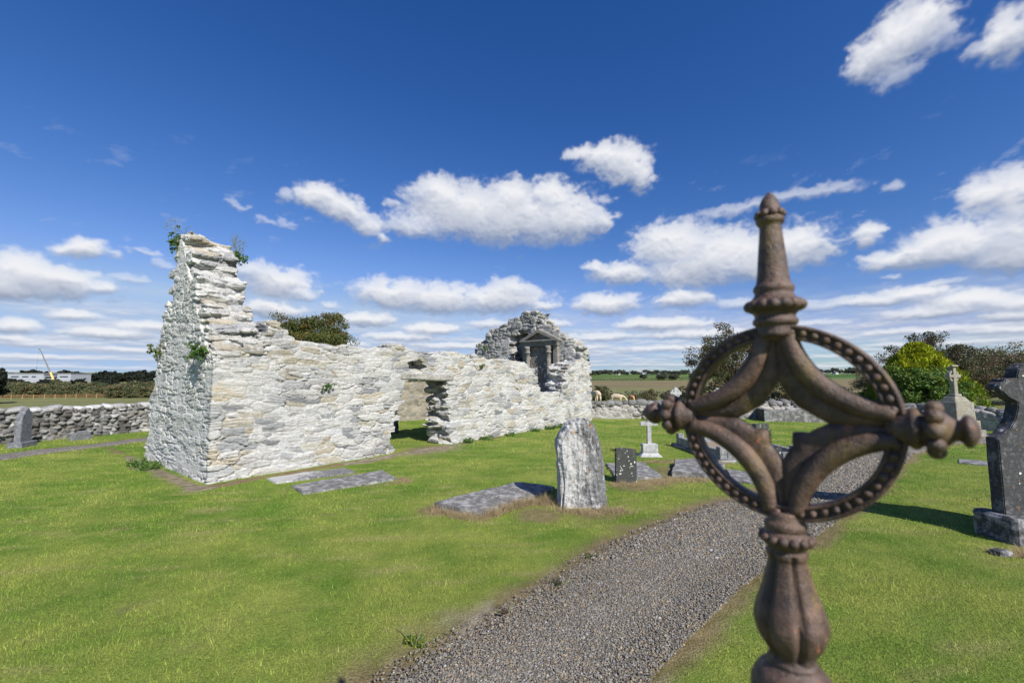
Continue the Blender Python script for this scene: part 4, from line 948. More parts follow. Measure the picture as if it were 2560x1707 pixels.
lathe('baluster', [(-1.2,.05), (-.62,.06), (-.60,.085), (-.565,.088), (-.535,.070), (-.520,.048), (-.512,.050), (-.505,.044), (-.490,.050), (-.465,.068), (-.435,.076), (-.41,.072), (-.37,.057), (-.33,.045), (-.300,.038), (-.294,.043), (-.284,.043), (-.279,.037), (-.270,.046), (-.260,.051), (-.248,.050), (-.240,.040), (-.234,.044), (-.224,.044), (-.218,.036), (-.20,.034)], flute=6, beads=[(-.256,.0455,.0105,15)], seg=60)
for sg in (-1, 1):
    lathe('bud', [(.19,.024), (.215,.036), (.222,.042), (.230,.042), (.236,.034), (.246,.038), (.262,.038), (.272,.028), (.280,.020), (.286,.020), (.292,.031)]+([(.308,.031), (.325,.018), (.340,.002)] if sg < 0 else [(.299,.031), (.305,.025), (.311,.010)]), axis='x', sgn=sg, beads=[(.253,.040,.0145,9)])
# curved paired ribs
ribs = []
for qx in (-1, 1):
    for qz in (-1, 1):
        c_, r_ = .214, .1895; pts = []
        a0, a1 = math.atan2(.2-c_, .025-c_), math.atan2(.025-c_, .2-c_)+0
        a0 = math.atan2(-.014, -.189); a1 = math.atan2(-.189, -.014)
        for i in range(25):
            t = i/24; a = a0+(a1-a0)*t; x, z = c_+r_*math.cos(a), c_+r_*math.sin(a); pts.append((x, z))
        A_ = Acc(); A_.tube([(qx*x*D_, -.003, ZC+qz*z*D_) for x, z in pts], [(.0185+.0045*math.sin(math.pi*i/24))*D_ for i in range(25)], 16)
        o = A_.build('scroll_rib', M_RUST, fin)
        # web plate with its cusp
        V = []; n = 33; Fw = []
        for i in range(n):
            t = i/(n-1); a = a0+(a1-a0)*t; ox, oz = c_+r_*math.cos(a)-.002, c_+r_*math.sin(a)-.002
            b = -math.pi/2*0; cc = .080; rr2 = .078
            aa = math.pi+math.pi/2*t; ix, iz = cc+rr2*math.cos(aa), cc+rr2*math.sin(aa)
            if t < .22: ix, iz = 0, .2-(.2-.090)*t/.22
            elif t > .78: ix, iz = .2-(.2-.090)*(1-t)/.22, 0
            else:
                u_ = (t-.22)/.56; ix, iz = .090*u_-.008*math.sin(math.pi*u_), .090*(1-u_)-.008*math.sin(math.pi*u_)
            cusp = max(0, 1-abs(t-.5)/.09)**.8*(.017 if qz < 0 else .004); ix -= cusp*.75; iz -= cusp*.75
            ix = max(ix, 0); iz = max(iz, 0)
            th_ = .008+.006*abs(t-.5)
            for (x, z) in ((ox, oz), ((ox+ix)/2, (oz+iz)/2), (ix, iz)):
                for y in (-th_, th_): V.append((qx*x*D_, y*D_+.002, ZC+qz*z*D_))
        for i in range(n-1):
            b0, b1 = i*6, (i+1)*6
            Fw += [(b0, b0+2, b1+2, b1), (b0+2, b0+4, b1+4, b1+2), (b0+1, b1+1, b1+3, b0+3), (b0+3, b1+3, b1+5, b0+5), (b0+4, b0+5, b1+5, b1+4)]
        bm = bmesh.new(); vs = [bm.verts.new(v) for v in V]
        for f in Fw:
            try: bm.faces.new([vs[q] for q in f])
            except ValueError: pass
        bmesh.ops.remove_doubles(bm, verts=bm.verts, dist=.0003)
        bmobj('web', bm, M_RUST, fin, True)
# beaded ring: a band with raised rims and a row of beads front and back
bm = bmesh.new(); n = 120; sec = [(.184,-.015), (.189,-.019), (.193,-.012), (.207,-.012), (.211,-.019), (.217,-.015), (.217,.015), (.211,.019), (.207,.012), (.193,.012), (.189,.019), (.184,.015)]; vs = []
for k in range(n):
    a = 2*math.pi*k/n; vs.append([bm.verts.new((r*D_*math.cos(a), y*D_, ZC+r*D_*math.sin(a))) for r, y in sec])
for k in range(n):
    a, b = vs[k], vs[(k+1) % n]
    for q in range(12): bm.faces.new([a[q], a[(q+1) % 12], b[(q+1) % 12], b[q]])
rg = bmobj('ring', bm, M_RUST, fin, True)
A_ = Acc()
for k in range(56):
    a = 2*math.pi*(k+.5)/56
    for y in (-.0135, .0135): sph(A_, (.200*D_*math.cos(a), y*D_, ZC+.200*D_*math.sin(a)), .0086*D_, 10, 7)
bd = A_.build('beads', M_RUST, rg)
A_ = Acc(); A_.tube([(0, 0, -.1), (0, 0, ZC-1.15*D_), (0, 0, ZC-.6*D_)], [.045, .045, .04], 16); A_.build('gate_post', M_RUST, fin)

# ------------------------------------------------------------------ plants and trees
def leaves(cent, rad, n_each, size, cols, seed, flat=.6, updir=0.0, colvar=.25):
    r = np.random.RandomState(seed); cent = np.array(cent, np.float32); k = len(cent); rad = np.broadcast_to(np.array(rad, np.float32), (k,)); cols = np.array(cols, np.float32)
    i = np.repeat(np.arange(k), n_each); n = len(i)
    g = r.normal(0, 1, (n, 3)); g /= np.linalg.norm(g, axis=1, keepdims=True); g *= (r.rand(n)**.45)[:, None]
    p = cent[i]+g*rad[i][:, None]*np.array([1, 1, flat if np.isscalar(flat) else 1])
    if updir: 
        d = g*np.array([1, 1, .3])+np.array([0, 0, updir]); d = d/np.linalg.norm(d, axis=1, keepdims=True)
    else:
        d = r.normal(0, 1, (n, 3)); d /= np.linalg.norm(d, axis=1, keepdims=True)
    q = r.normal(0, 1, (n, 3)); s = np.cross(d, q); s /= np.linalg.norm(s, axis=1, keepdims=True)
    L = (size*r.uniform(.6, 1.4, n))[:, None]; w = L*.38 if not updir else L*.22
    V = np.stack([p-d*L*.5, p+s*w, p+d*L*.5, p-s*w], 1).reshape(-1, 3)
    cc = cols[r.randint(0, len(cols), k)][i] if len(cols) != k else cols[i]
    cc = cc*(1+r.uniform(-colvar, colvar, (n, 1)))*(1+.12*r.normal(0, 1, (n, 3))*np.array([1, .5, .3]))
    return V, np.arange(4*n).reshape(n, 4), np.clip(np.repeat(cc, 4, 0), .005, 1)
def crown_pts(n, R3, seed, shell=.55, flatbot=.5, lobes=None):
    r = np.random.RandomState(seed); out = []
    while len(out) < n:
        v = r.normal(0, 1, 3); v /= np.linalg.norm(v); rad = shell+(1-shell)*r.rand()**.6
        p = v*rad
        if p[2] < -flatbot: continue
        w = 1+.22*math.sin(3.1*v[0]*2+seed)+.18*math.sin(4.3*v[1]+2.2*v[2]*2+seed*2)
        out.append(p*w*np.array(R3))
    return np.array(out)
def make_tree(name, label, cat, H, R3, zc, ncl, nleaf, size, cols, seed, group=None, trunk=.25, clr=None, twigs=0, updir=0, twigcol=None, bare=False, flat=.7, shell=.5, tgap=.15):
    root = empty(name); tag(root, label, cat, group)
    cp = crown_pts(ncl, R3, seed, shell)+np.array([0, 0, zc])
    r = np.random.RandomState(seed+5)
    A_ = Acc()
    A_.tube([(0, 0, -.6), (trunk*.3, 0, zc*.4), (0, trunk*.4, zc)], [trunk, trunk*.8, trunk*.45], 8)
    for k in range(0, min(ncl, 60), 2):
        p = cp[k]; mid = np.array([p[0]*.45, p[1]*.45, zc*.55+p[2]*.35]); A_.tube([(0, 0, zc*.35), tuple(mid), tuple(p)], [trunk*.4, trunk*.22, trunk*.06], 5, cap=False)
    if twigs:
        for k in range(twigs):
            p = cp[r.randint(ncl)]; v = p-np.array([0, 0, zc*.6]); v = v/np.linalg.norm(v)+r.normal(0, .28, 3); v[2] = abs(v[2])*.7+.2*v[2]
            L = r.uniform(.12, .30)*R3[2]; q = p+v*L; A_.tube([tuple(p), tuple(p+v*L*.5+r.normal(0, .03, 3)*L), tuple(q)], [trunk*.07, trunk*.05, trunk*.02], 3, cap=False)
            for _ in range(3):
                t = r.uniform(.3, .95); a = p+v*L*t; b = a+(v+r.normal(0, .6, 3))*L*.35; A_.tube([tuple(a), tuple(b)], [trunk*.035, trunk*.015], 3, cap=False)
    A_.build('trunk', M_BARK, root)
    cr = (clr if clr is not None else size*4.5)
    V, F, C = leaves(cp, cr*r.uniform(.6, 1.25, ncl), nleaf, size, cols, seed+9, flat, updir)
    npmesh('crown', V, F, M_LEAF, root, C); return root
AUT = [(.105,.130,.034), (.125,.135,.034), (.075,.095,.026), (.15,.12,.036), (.11,.12,.032)]
t = make_tree('round_tree', 'round autumn-green tree rising behind the ruin wall', 'tree', 9, (4.9, 4.2, 2.8), 6.0, 430, 190, .14, AUT, 301, trunk=.35, clr=.72, twigs=220)
t.location = (-20.9, 44.5, gz(-20.9, 44.5)); t.rotation_euler[2] = .4
HAW = [(.095,.09,.036), (.13,.09,.042), (.075,.08,.03), (.15,.10,.05), (.11,.105,.04)]
t = make_tree('hawthorn', 'tall hawthorn with bare top twigs and rusty green leaves beyond the low wall', 'tree', 5, (2.9, 2.6, 2.25), 3.1, 170, 150, .095, HAW, 311, trunk=.16, clr=.55, twigs=260)
t.location = (15.2, 30, gz(15.2, 30)-.3)
# golden conifer with a green laurel at its foot
root = empty('golden_conifer', (24.2, 26, gz(24.2, 26)-.3)); tag(root, 'bright yellow-green conical conifer beyond the wall', 'conifer')
r = np.random.RandomState(321); cp = []; cl = []
for k in range(560):
    z = r.uniform(.2, 4.0); rad = 2.65*(1-((z-.6)/3.6 if z > .6 else 0)**1.5)*r.uniform(.78, 1.05); a = r.uniform(0, 6.28); rad = rad*(1+.12*math.sin(a*5+z*3)); cp.append((rad*math.cos(a), rad*math.sin(a), z))
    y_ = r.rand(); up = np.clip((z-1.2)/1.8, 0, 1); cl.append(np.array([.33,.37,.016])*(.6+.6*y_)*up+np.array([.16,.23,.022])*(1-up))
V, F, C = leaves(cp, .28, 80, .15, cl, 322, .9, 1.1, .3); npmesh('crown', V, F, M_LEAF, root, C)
A_ = Acc(); A_.tube([(0,0,-.5),(0,0,3.6)], [.2,.05], 8); A_.build('trunk', M_BARK, root)
t = make_tree('laurel_bush', 'glossy dark green bush in front of the yellow conifer', 'bush', 2, (1.75, 1.4, 1.45), .9, 120, 120, .12, [(.12,.19,.035), (.09,.16,.03), (.16,.22,.035)], 331, trunk=.1, clr=.42)
t.location = (22.3, 23.6, gz(22.3, 23.6)-.2)
DRK = [(.08,.095,.045), (.10,.105,.05), (.13,.10,.06)]
t = make_tree('dark_tree', 'dark wispy tree peeking out behind the yellow conifer', 'tree', 5, (2.9, 2.2, 1.9), 2.9, 150, 150, .10, DRK, 341, trunk=.2, clr=.5, twigs=120); t.location = (28.6, 29.5, gz(28,29)-.3)
BRN = [(.165,.15,.080), (.18,.155,.085), (.13,.135,.068), (.18,.14,.085), (.14,.15,.065)]
brs = [make_tree('thorn_tree', '', 'tree', 4, (2.6, 2.3, 2.0), 1.9, 170, 140, .10, BRN, 351+k, trunk=.12, clr=.5, twigs=200) for k in range(3)]
spots = [(32.0, 31.5, 1.0, 'brown-leaved thorn tree just right of the celtic cross head'), (35.6, 31.5, 1.13, 'tallest brown thorn tree of the hedge, its twigs against the sky'), (38.4, 32.0, .98, 'thorn tree in the hedge behind the tall dark headstone cross'), (42.2, 32.5, 1.1, 'thorn tree at the right edge of the picture'), (46.5, 33, 1.15, 'last thorn tree of the hedge, beyond the picture edge'), (29.6, 34.5, .85, 'small thorn tree between the dark tree and the hedge')]
for i, (x, y, s, lab) in enumerate(spots):
    o = brs[i] if i < 3 else copy_tree(brs[i % 3]); o.location = (x, y, gz(x, y)-.2); o.scale = (s, s, s*.98); o.rotation_euler[2] = i*1.3; tag(o, lab, 'tree', 'brown thorn trees beyond the wall')
# bushes
BSH = [(.09,.10,.042), (.115,.115,.052), (.075,.09,.036)]
def bush(seed, cols, group=None, R3=(1.5,1.3,1.0), n=60, ln=90, size=.14, clr=.42, zc=.7, name='bush', label='', cat='bush', twigs=30): return make_tree(name, label, cat, 2, R3, zc, n, ln, size, cols, seed, group, trunk=.07, clr=clr, twigs=twigs)
b0 = bush(401, BSH, None, (1.25,1.2,1.35), 70, 90, .13, .42, 1.2, label='lone grey-green bush beside the far corner of the ruin'); b0.location = (12.2, 60, gz(12.2, 60)-.2)
b1 = bush(402, BRN[:3]); lab = ['round dark bush in the brown field above the low wall', 'wide low bush in the middle of the brown field', 'bush at the left foot of the hawthorn', 'bush nestled against the hawthorn', 'low bush seen through the ring, nearer the conifer', 'low bush seen through the ring, right of the hawthorn', 'scrub clump seen through the ring behind the rib', 'scrub clump left of the yellow conifer']
for i, (x, y, s) in enumerate([(33.6, 110, 1.7), (39.5, 110, 1.55), (40.5, 95, 2.3), (30, 64, 2.5), (33.5, 50, 1.5), (27.5, 44, 1.5), (30.8, 46, 1.2), (35.5, 48, 1.6)]):
    o = b1 if i == 0 else copy_tree(b1); o.location = (x, y, gz(x, y)-.3); o.scale = (s*1.25, s, s); o.rotation_euler[2] = i*2.1; tag(o, lab[i], 'bush')
# willow scrub band beyond the dark wall
WIL = [(.11,.125,.058), (.135,.145,.066), (.09,.11,.05), (.15,.135,.062)]
w0 = bush(411, WIL, None, (3.4,3,2.4), 120, 80, .34, .95, 1.9, 'willow_shrub', '', 'shrub', 40); w1 = bush(412, WIL[1:]+[(.18,.145,.07)], None, (3.2,3,2.2), 120, 80, .34, .95, 1.8, 'willow_shrub', '', 'shrub', 40)
k = 0
for row, (Y, n_) in enumerate(((140, 13), (165, 13))):
    for j in range(n_):
        x = -1.21*Y+j*(.45*Y)/n_+(row*3); y = Y+(k*37 % 9); o = (w0 if k == 0 else copy_tree(w0)) if (k % 2 == 0) else (w1 if k == 1 else copy_tree(w1))
        s = .85+.25*((k*53) % 10)/10+row*.12; o.location = (x, y, gz(x, y)-.2); o.scale = (s*1.1, s, s*1.0); o.rotation_euler[2] = k*1.7
        tag(o, 'grey-green willow shrub in the scrub band behind the wooden fence', 'shrub', 'willow shrubs behind the wooden fence'); k += 1
# dark wood beyond
DW = [(.022,.030,.020), (.028,.036,.022), (.018,.025,.018)]  # cloud shadow over this wood is put into the leaf colours
d0 = make_tree('dark_wood_tree', '', 'tree', 12, (6.5, 5.5, 5.2), 6.8, 110, 70, .9, DW, 421, trunk=.4, clr=1.8); d1 = make_tree('dark_wood_tree', '', 'tree', 12, (7.5, 6, 4.6), 6.2, 110, 70, .9, DW, 422, trunk=.4, clr=1.8)
for k in range(34):
    if k < 22: x = -1.3*360+k*9.6; y = 375+(k*29 % 17); s = .92+.22*((k*37) % 10)/10
    else: x = -1.25*270+(k-22)*11; y = 270+(k*13 % 9); s = .48+.08*((k*31) % 5)/5
    if 22 > k and y < 1: continue
    o = (d0 if k == 0 else copy_tree(d0)) if k % 2 == 0 else (d1 if k == 1 else copy_tree(d1)); o.location = (x, y, gz(x, y)-.3); o.scale = (s*1.15, s, s); o.rotation_euler[2] = k*2.3
    tag(o, 'dark tree of the shaded wood on the skyline behind the industrial shed' if k < 22 else 'low dark tree in front of the industrial shed', 'tree', 'dark trees on the skyline' if k < 22 else 'low dark trees before the shed')
t = copy_tree(d0); t.location = (-128, 105, gz(-128,105)); t.scale = (.7,.7,.75); tag(t, 'grey-green tree at the left picture edge', 'tree')
# far tree line on the rise
FT = [(.085,.11,.075), (.10,.12,.08), (.075,.095,.07), (.12,.115,.08)]
f0 = make_tree('field_tree', '', 'tree', 12, (7, 6.5, 5), 6.0, 60, 60, 1.1, FT, 431, trunk=.5, clr=2.0); f1 = make_tree('field_tree', '', 'tree', 12, (9, 7, 4.8), 5.6, 60, 60, 1.1, FT[1:], 432, trunk=.5, clr=2.2)
rf = np.random.RandomState(7); k = 0
for i in range(110):
    u = .13+(.95-.13)*i/109+rf.uniform(-.01, .01); Y = rf.uniform(930, 1120); s = rf.uniform(.65, 1.2)
    x = u*Y; o = (f0 if k == 0 else copy_tree(f0)) if k % 2 == 0 else (f1 if k == 1 else copy_tree(f1)); o.location = (x, Y, gz(x, Y)-.5); o.scale = (s*1.1, s, s); o.rotation_euler[2] = k*1.9
    tag(o, 'distant tree in the line along the skyline above the green fields', 'tree', 'distant trees on the skyline'); k += 1
for (vx, Y, s, lab) in [(.345, 640, 1.0, 'round field tree standing on the green rise, leftmost of the near pair'), (.372, 640, .95, 'round field tree standing on the green rise, browner one of the near pair'), (.30, 700, .8, 'pale green round tree in the green field'), (.42, 650, 1.0, 'wide field tree near the hawthorn'), (.445, 660, 1.0, 'field tree closest to the hawthorn'), (.79, 820, 1.1, 'field tree beside the white houses')]:
    o = copy_tree(f1 if s > .9 else f0); x = vx*Y; o.location = (x, Y, gz(x, Y)-.5); o.scale = (s,)*3; tag(o, lab, 'tree')
# field hedges
def hedge(P, h, label, seed):
    Q = resample(P, max(8, int(sum(math.dist(P[i], P[i+1]) for i in range(len(P)-1))/3))); c = [(x, y, gz(x, y)+h*.4) for x, y in Q]
    root = empty('field_hedge', (Q[0][0], Q[0][1], 0)); tag(root, label, 'hedge'); V, F, C = leaves(c, h, 26, h*.5, FT, seed, .8)
    npmesh('foliage', V-np.array([Q[0][0], Q[0][1], 0]), F, M_LEAF, root, C)
hedge([(80, 640), (150, 632), (280, 650)], 1.9, 'dark field hedge at the foot of the green rise', 501)
hedge([(110, 790), (260, 745), (420, 770)], 1.6, 'thin dark hedge crossing the green rise', 502)
hedge([(150, 860), (330, 880)], 1.5, 'uppermost thin hedge across the green rise', 503)
hedge([(95, 720), (200, 700), (300, 705)], 1.4, 'short dark hedge on the lower green rise', 504)
hedge([(500, 700), (640, 720)], 1.8, 'hedge on the green field seen through the ring', 505)
hedge([(18, 150), (60, 165), (120, 155), (150, 120)], 1.5, 'low brown scrub hedge across the bog field', 506)

# ------------------------------------------------------------------ plants growing on the ruin and in the turf
def tuft(name, loc, n, size, cols, seed, label, cat='plant', rad=.12, stems=0, H=.3, flat=.8):
    root = empty(name, loc); tag(root, label, cat); r = np.random.RandomState(seed)
    size = size*.72; n = int(n*1.3); c = r.normal(0, rad*.6, (n, 3))*np.array([1, 1, flat]); V, F, C = leaves(c, rad*.35, 16, size, cols, seed, .8); npmesh('leaves', V, F, M_LEAF, root, C)
    A_ = Acc()
    for k in range(max(stems, 3)):
        b = r.normal(0, rad*.4, 3)*np.array([1, 1, .2]); h = H*r.uniform(.6, 1) if stems else rad; e = b+np.array([r.normal(0, .06), r.normal(0, .06), h]); A_.tube([tuple(b), tuple((b+e)/2+r.normal(0, .01, 3)), tuple(e)], [.004, .003, .002], 4, cap=False)
        if stems:
            for _ in range(5):
                t = r.uniform(.35, .95); a = b+(e-b)*t; q = a+np.array([r.normal(0, .05), r.normal(0, .05), .06]); A_.tube([tuple(a), tuple(q)], [.002, .0015], 3, cap=False); sph(A_, tuple(q), .009, 5, 4)
    A_.build('stems', mat_weed, root)
mat_weed = mat_plain('weed_stem', (.18,.19,.10), .8, .2, 20, .2, 0)
GR = [(.08,.16,.03), (.11,.19,.04), (.06,.125,.025)]
GY_ = [(.12,.16,.03), (.08,.13,.03)]
def cw(s, w, z): x, y = church(s, w); return (x, y, z)
tuft('wall_weed', cw(-.03, 2.32, 4.40), 26, .05, GR, 601, 'tall green weed on the far corner of the tower stub top', rad=.13, stems=7, H=.62, flat=1.6)
tuft('wall_weed', cw(.80, 1.55, 4.14), 26, .05, GR, 602, 'leafy weed with dry seed heads on the near shoulder of the tower stub', rad=.14, stems=12, H=.5)
tuft('wall_fern', cw(-.10, .42, 2.15), 34, .05, GR, 603, 'fern clump growing from the gable corner at wall-top height', rad=.13)
tuft('wall_fern', cw(-.09, .85, 2.1), 12, .04, GR, 604, 'small fern just behind the larger gable corner fern', rad=.10)
tuft('wall_fern', cw(-.10, 2.95, 2.25), 16, .05, GY_, 605, 'yellowish moss clump high on the far end of the near gable', rad=.12)
tuft('wall_fern', cw(1.95, -.05, 1.53), 16, .04, GR, 606, 'small green fern in the middle of the long wall face', rad=.09)
tuft('wall_fern', cw(6.55, -.06, 2.05), 12, .035, GY_, 607, 'little fern high on the wall right of the doorway', rad=.07)
tuft('wall_fern', cw(12.35, 4.9, 3.05), 18, .05, GR, 608, 'green weed low on the shoulder of the far gable', rad=.13)
tuft('wall_fern', cw(13.1, .1, 2.42), 14, .05, GR, 609, 'green weed on top of the far corner of the ruin', rad=.11)
tuft('wall_fern', cw(.5, 2.3, .12), 1, .04, GR, 610, 'weed', rad=.05) if False else None
for i, (s, w) in enumerate([(-.28, 2.9), (-.22, 2.2), (-.25, 2.55), (5.9, -.18), (7.6, -.2), (8.9, -.2), (6.6, -.15), (9.8, -.2), (10.4,-.2)]):
    x, y = church(s, w); tuft('ground_weed', (x, y, .03), 26, .045, GR, 620+i, ['leafy weeds at the far foot of the near gable', 'leafy weeds halfway along the gable foot', 'low weeds among the gable foot rubble', 'low weeds at the wall foot right of the doorway', 'low weeds at the wall foot below the low wall dip', 'reddish weeds at the wall foot near the window breach', 'small weeds at the wall foot close to the doorway', 'weeds at the wall foot below the window breach', 'weeds at the wall foot right of the window breach'][i], rad=.16, flat=.3)
for i, (x, y, s, cl_, lab) in enumerate([(-.62, 2.93, .055, [(.10,.17,.02),(.07,.14,.02),(.19,.24,.03)], 'bright green leafy weed at the left edge of the gravel path'), (.36, 3.72, .05, [(.10,.10,.05),(.13,.11,.07)], 'dark withered weed at the gravel edge'), (-.05, 3.25, .04, [(.12,.09,.06)], 'small reddish withered weed at the gravel edge'), (.75, 4.25, .05, [(.11,.12,.05)], 'dark weed in the brown verge higher up the path')]):
    tuft('path_weed', (x, y, .025), 16, .022, cl_, 640+i, lab, rad=s, flat=.45)
# dry grass tufts round the old stones
def dry(pts, n, h, seed):
    r = np.random.RandomState(seed); P = np.array(pts); i = r.randint(0, len(P)-1, n); t = r.rand(n)[:, None]; b = P[i]*(1-t)+P[i+1]*t+r.normal(0, .045, (n, 2))
    z = terrain(b[:, 0], b[:, 1]); H = h*r.uniform(.2, 1.5, n)*np.clip(.75+1.1*fbm(b[:,0]*7, b[:,1]*7, 9, 2), .15, 1.5); a = r.uniform(0, 6.28, n); l = r.uniform(.2, 1.1, n)*H; w = .0025
    V = np.stack([np.stack([b[:,0]-w, b[:,1], z], 1), np.stack([b[:,0]+w, b[:,1], z], 1), np.stack([b[:,0]+np.cos(a)*l, b[:,1]+np.sin(a)*l, z+H], 1)], 1)
    C = np.array([.40,.31,.18])*r.uniform(.55, 1.2, (n, 1)); return V.reshape(-1, 3), np.arange(3*n).reshape(n, 3), np.repeat(C, 3, 0)
ds = [dry([(-.36,5.42), (.0,5.85), (.35,6.1), (.6,5.98)], 3000, .10, 1), dry([(-1.02,5.75), (-.7,5.5), (-.36,5.36)], 1300, .07, 2), dry([(.6,5.74), (.95,5.68), (1.3,5.72), (1.5,5.66)], 1500, .07, 3), dry([(1.6,7.1), (2.1,7.12), (2.7,7.4), (3.4,7.4)], 2400, .06, 4), dry([(4.7,4.4), (5.1,4.25), (5.9,4.1)], 3000, .05, 5), dry([(-1.9,7.5), (-1.7,7.3), (-2.3,6.9)], 900, .04, 6), dry([(2.6,8.95), (3.3,9.0), (4.3,8.8)], 2500, .05, 7)]
V = np.concatenate([d[0] for d in ds]); C = np.concatenate([d[2] for d in ds]); o = npmesh('dry_grass', V, np.arange(len(V)).reshape(-1, 3), M_GRASS, None, C); tag(o, 'straw-coloured dead grass tufts round the old gravestones', 'grass', kind='stuff')
build_grass()

# ------------------------------------------------------------------ cattle
M_CREAM = mat_plain('cream_hide', (.52,.43,.31), .8, .2, 6, .12, 0); M_TAN = mat_plain('tan_hide', (.50,.30,.13), .8, .2, 6, .15, 0)
def cow(loc, rz, mat, label, graze=True, s=1):
    vs = [((0,0,1.15),.36), ((-.55,0,1.18),.33), ((-.85,0,1.12),.22), ((.55,0,1.15),.34), ((.9,0,1.22),.22), ((1.2,0,1.0 if graze else 1.35),.15), ((1.45,0,.65 if graze else 1.5),.13), ((1.62,0,.38 if graze else 1.42),.09)]
    ed = [(0,1),(1,2),(0,3),(3,4),(4,5),(5,6),(6,7)]
    for (x, y, par) in ((-.68,.22,1), (-.68,-.22,1), (.62,.20,3), (.62,-.20,3)):
        b = len(vs); vs += [((x,y,.85),.16), ((x+(-.06 if x < 0 else .0),y,.48),.075), ((x,y,.05),.06)]; ed += [(par,b), (b,b+1), (b+1,b+2)]
    b = len(vs); vs += [((-1.0,0,1.05),.04), ((-1.04,0,.5),.03)]; ed += [(2,b), (b,b+1)]
    me = bpy.data.meshes.new('cow'); me.from_pydata([v for v, r in vs], ed, []); o = bpy.data.objects.new('cow', me); COL.objects.link(o)
    m = o.modifiers.new('skin', 'SKIN'); 
    for i, (v, r) in enumerate(vs): me.skin_vertices[0].data[i].radius = (r, r*(1.15 if i < 4 else 1))
    me.skin_vertices[0].data[0].use_root = True
    o.modifiers.new('sub', 'SUBSURF').levels = 2; o.modifiers['sub'].render_levels = 2
    dg = bpy.context.evaluated_depsgraph_get(); dg.update(); me2 = bpy.data.meshes.new_from_object(o.evaluated_get(dg)); o.modifiers.clear(); o.data = me2
    for p in me2.polygons: p.use_smooth = True
    me2.materials.clear(); me2.materials.append(mat)
    hx, hz = (1.45, .72) if graze else (1.45, 1.6)
    for sy in (-1, 1):
        A_ = Acc(); sph(A_, (hx-.12, sy*.19, hz+.02), .09, 8, 6, (.5, 1.2, .5)); A_.build('ear', mat, o)
    A_ = Acc(); sph(A_, (1.66,0,.33 if graze else 1.40), .085, 8, 6, (.9,1,.9)); A_.build('muzzle', mat_muzzle, o)
    o.location = loc; o.rotation_euler[2] = rz; o.scale = (s,)*3; tag(o, label, 'cow'); return o
mat_muzzle = mat_plain('muzzle', (.30,.20,.17), .6, .3, 6, .1, 0)
def cg(u, Y, dz=0): return (u*Y, Y, gz(u*Y, Y)+dz)
cow(cg(.239, 66), R(-25), M_CREAM, 'cream cow seen side-on grazing behind the low wall')
cow(cg(.272, 66), R(-85), M_TAN, 'tan cow seen end-on behind the low wall', True, .92)
cow(cg(.192, 50), R(105), M_CREAM, 'cream cow half hidden by the far corner of the ruin', True, .95)

# ------------------------------------------------------------------ far buildings, crane, fence
M_SHED = mat_plain('white_cladding', (.36,.38,.42), .6, .3, .5, .06, 0); M_GLASSD = mat_plain('dark_glazing', (.05,.07,.10), .3, .5, .5, .1, 0); M_ROOFG = mat_plain('grey_roof', (.30,.31,.33), .7, .3, .5, .1, 0)
M_YEL = mat_plain('crane_yellow', (.70,.36,.03), .5, .4, 3, .08, 0); M_BOOM = mat_plain('boom_grey', (.03,.035,.05), .5, .4, 3, .08, 0); M_TIMBER = mat_plain('new_timber', (.38,.24,.12), .8, .2, 12, .25, .004); M_WHR = mat_plain('white_render', (.60,.60,.59), .8, .2, 2, .06, 0); M_SLR = mat_plain('slate_roof', (.09,.09,.10), .7, .3, 3, .1, 0)
Ys = 340; zb = gz(-370, Ys)
root = empty('industrial_shed', (-1.155*Ys, Ys, zb), R(4)); tag(root, 'long low white industrial shed with a dark window band on the skyline', 'industrial building')
def part(name, boxes, mat, bev=0):
    bm = bmesh.new()
    for b_ in boxes: boxat(bm, *b_)
    if bev: bevel_all(bm, bev)
    return bmobj(name, bm, mat, root)
ztop = EYE+.0095*Ys-zb
part('wall', [(0,26,0,18,0,ztop), (26.01,36,1,18,0,ztop-.5), (36.01,46,0,18,0,ztop-.1)], M_SHED, .05)
part('roof', [(-.3,46.3,-.3,18.3,ztop+.002,ztop+.5)], M_ROOFG)
for k, (a, b) in enumerate([(2.5,8), (10.5,15), (17.5,20.5), (27,32), (33,35.4), (38,44)]): part('window', [(a,b,-.08,0.02 if a < 26 or a > 36 else 1.02,ztop-2.7,ztop-1.7)], M_GLASSD)
crn = empty('mobile_crane', (-1.05*300, 300, gz(-315, 300))); tag(crn, 'mobile crane with a long raised grey and yellow boom', 'crane'); root = crn
zc0 = -gz(-315, 300)+EYE
tip = Vector((-11.9+1.0, 0, zc0+.0655*300)); basep = Vector((-.4, 0, zc0-.1)); midp = basep.lerp(tip, .20)
A_ = Acc(); A_.tube([basep.lerp(tip, .16), tip], [.60, .40], 4); A_.build('boom', M_BOOM, root, False)
A_ = Acc(); A_.tube([basep+(basep-tip)*.05, midp], [.75, .6], 4); A_.build('boom_base', M_YEL, root, False)
A_ = Acc(); A_.tube([tip+Vector((-.9,0,.1)), tip], [.3,.3], 4); A_.build('boom_head', M_BOOM, root, False)
A_ = Acc(); A_.tube([tip+Vector((-.9,0,0)), tip+Vector((-1.2,0,-12.5))], [.045,.045], 4); A_.build('hoist_rope', M_BOOM, root, False)
A_ = Acc(); A_.tube([tip+Vector((-1.2,0,-12.5)), tip+Vector((-1.2,0,-13.3))], [.25,.15], 6); A_.build('hook', M_BOOM, root, False)
part('body', [(-4,6,-1.3,1.3,.8,2.6), (-3.2,.5,-1.2,1.2,2.61,4.6)], M_YEL, .1)
for x in (-3, -1, 2.5, 4.8):
    A_ = Acc(); A_.tube([(x,-1.45,.6), (x,-.9,.6)], .6, 14); A_.build('wheel', M_GLASSD, root)
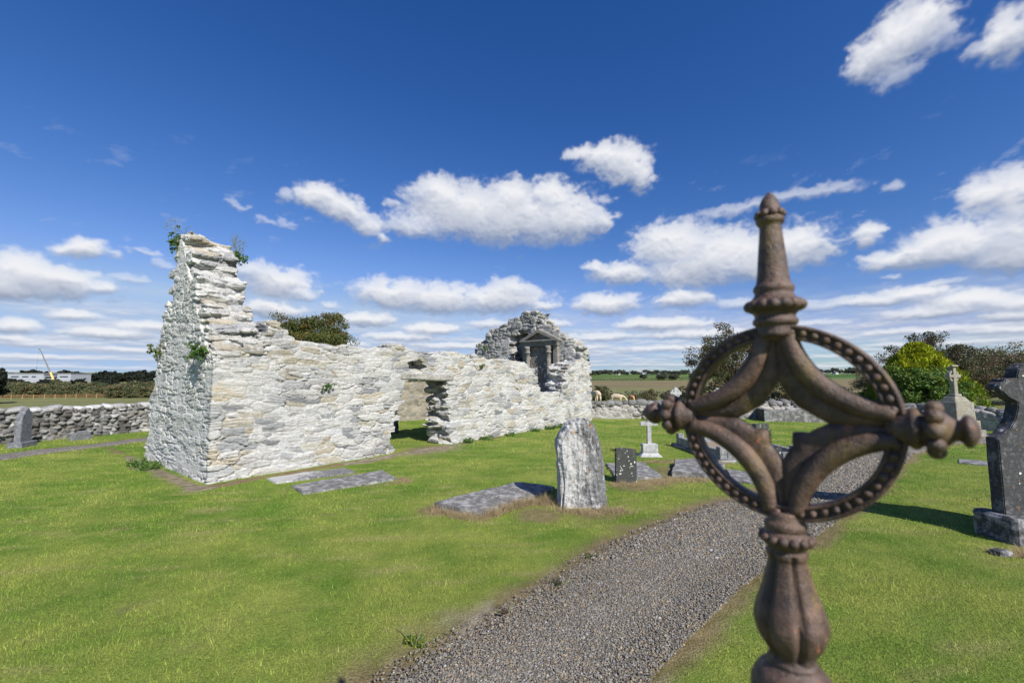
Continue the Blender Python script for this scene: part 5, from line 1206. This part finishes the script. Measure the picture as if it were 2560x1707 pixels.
A_ = Acc(); A_.tube([(0,0,0), (0,0,EYE+.019*310+4.6)], [.09,.05], 5); o = A_.build('light_pole', M_ROOFG); o.location = (-1.128*305, 305, gz(-344,305)); tag(o, 'thin grey lighting pole in front of the industrial shed', 'pole')
fr_ = empty('post_and_rail_fence', (-1.20*128, 128, 0)); tag(fr_, 'new timber post-and-rail fence crossing the rough pasture', 'fence')
fpts = [(-162+ i*2.35, 127+i*.9) for i in range(18)]
A_ = Acc()
for (x, y) in fpts:
    z = gz(x, y); A_ = Acc(); A_.tube([(x+1.20*128, y-128, z-.2), (x+1.20*128, y-128, z+1.35)], .11, 4); A_.build('post', M_TIMBER, fr_, False)
for h in (.45, .80, 1.12):
    A_ = Acc(); A_.tube([(x+1.20*128, y-128-.12, gz(x, y)+h) for x, y in fpts], .055, 4); A_.build('rail', M_TIMBER, fr_, False)
def house(u, Y, w, label, rz=0, h=3.6):
    global root
    x = u*Y; root = empty('farmhouse', (x, Y, gz(x, Y)-.3), rz); tag(root, label, 'house'); d = 7
    part('wall', [(0,w,0,d,0,h)], M_WHR)
    bm = bmesh.new(); vs = [bm.verts.new(p) for p in [(-.4,-.4,h+.01), (w+.4,-.4,h+.01), (w+.4,d+.4,h+.01), (-.4,d+.4,h+.01), (-.4,d/2,h+3), (w+.4,d/2,h+3)]]
    for f in ((0,1,5,4), (1,2,5), (2,3,4,5), (3,0,4), (3,2,1,0)): bm.faces.new([vs[q] for q in f])
    bmobj('roof', bm, M_SLR, root); part('chimney', [(w*.15,w*.15+.9,d/2-.4,d/2+.4,h+1,h+4)], M_WHR)
    for k in range(3): part('window', [(w*(.12+.3*k),w*(.12+.3*k)+1.3,-.06,.02,1.1,2.4)], M_GLASSD)
house(.70, 900, 13, 'white farmhouse on the skyline, left one seen through the ring'); house(.742, 920, 11, 'white farmhouse on the skyline beside a pale gable', .5); house(.775, 960, 9, 'small white farmhouse rightmost through the ring', -.3)
house(.298, 960, 14, 'white farmhouse among the far trees above the brown field', .2); house(.238, 1000, 10, 'tiny white farmhouse among the far trees near the ruin', -.2)
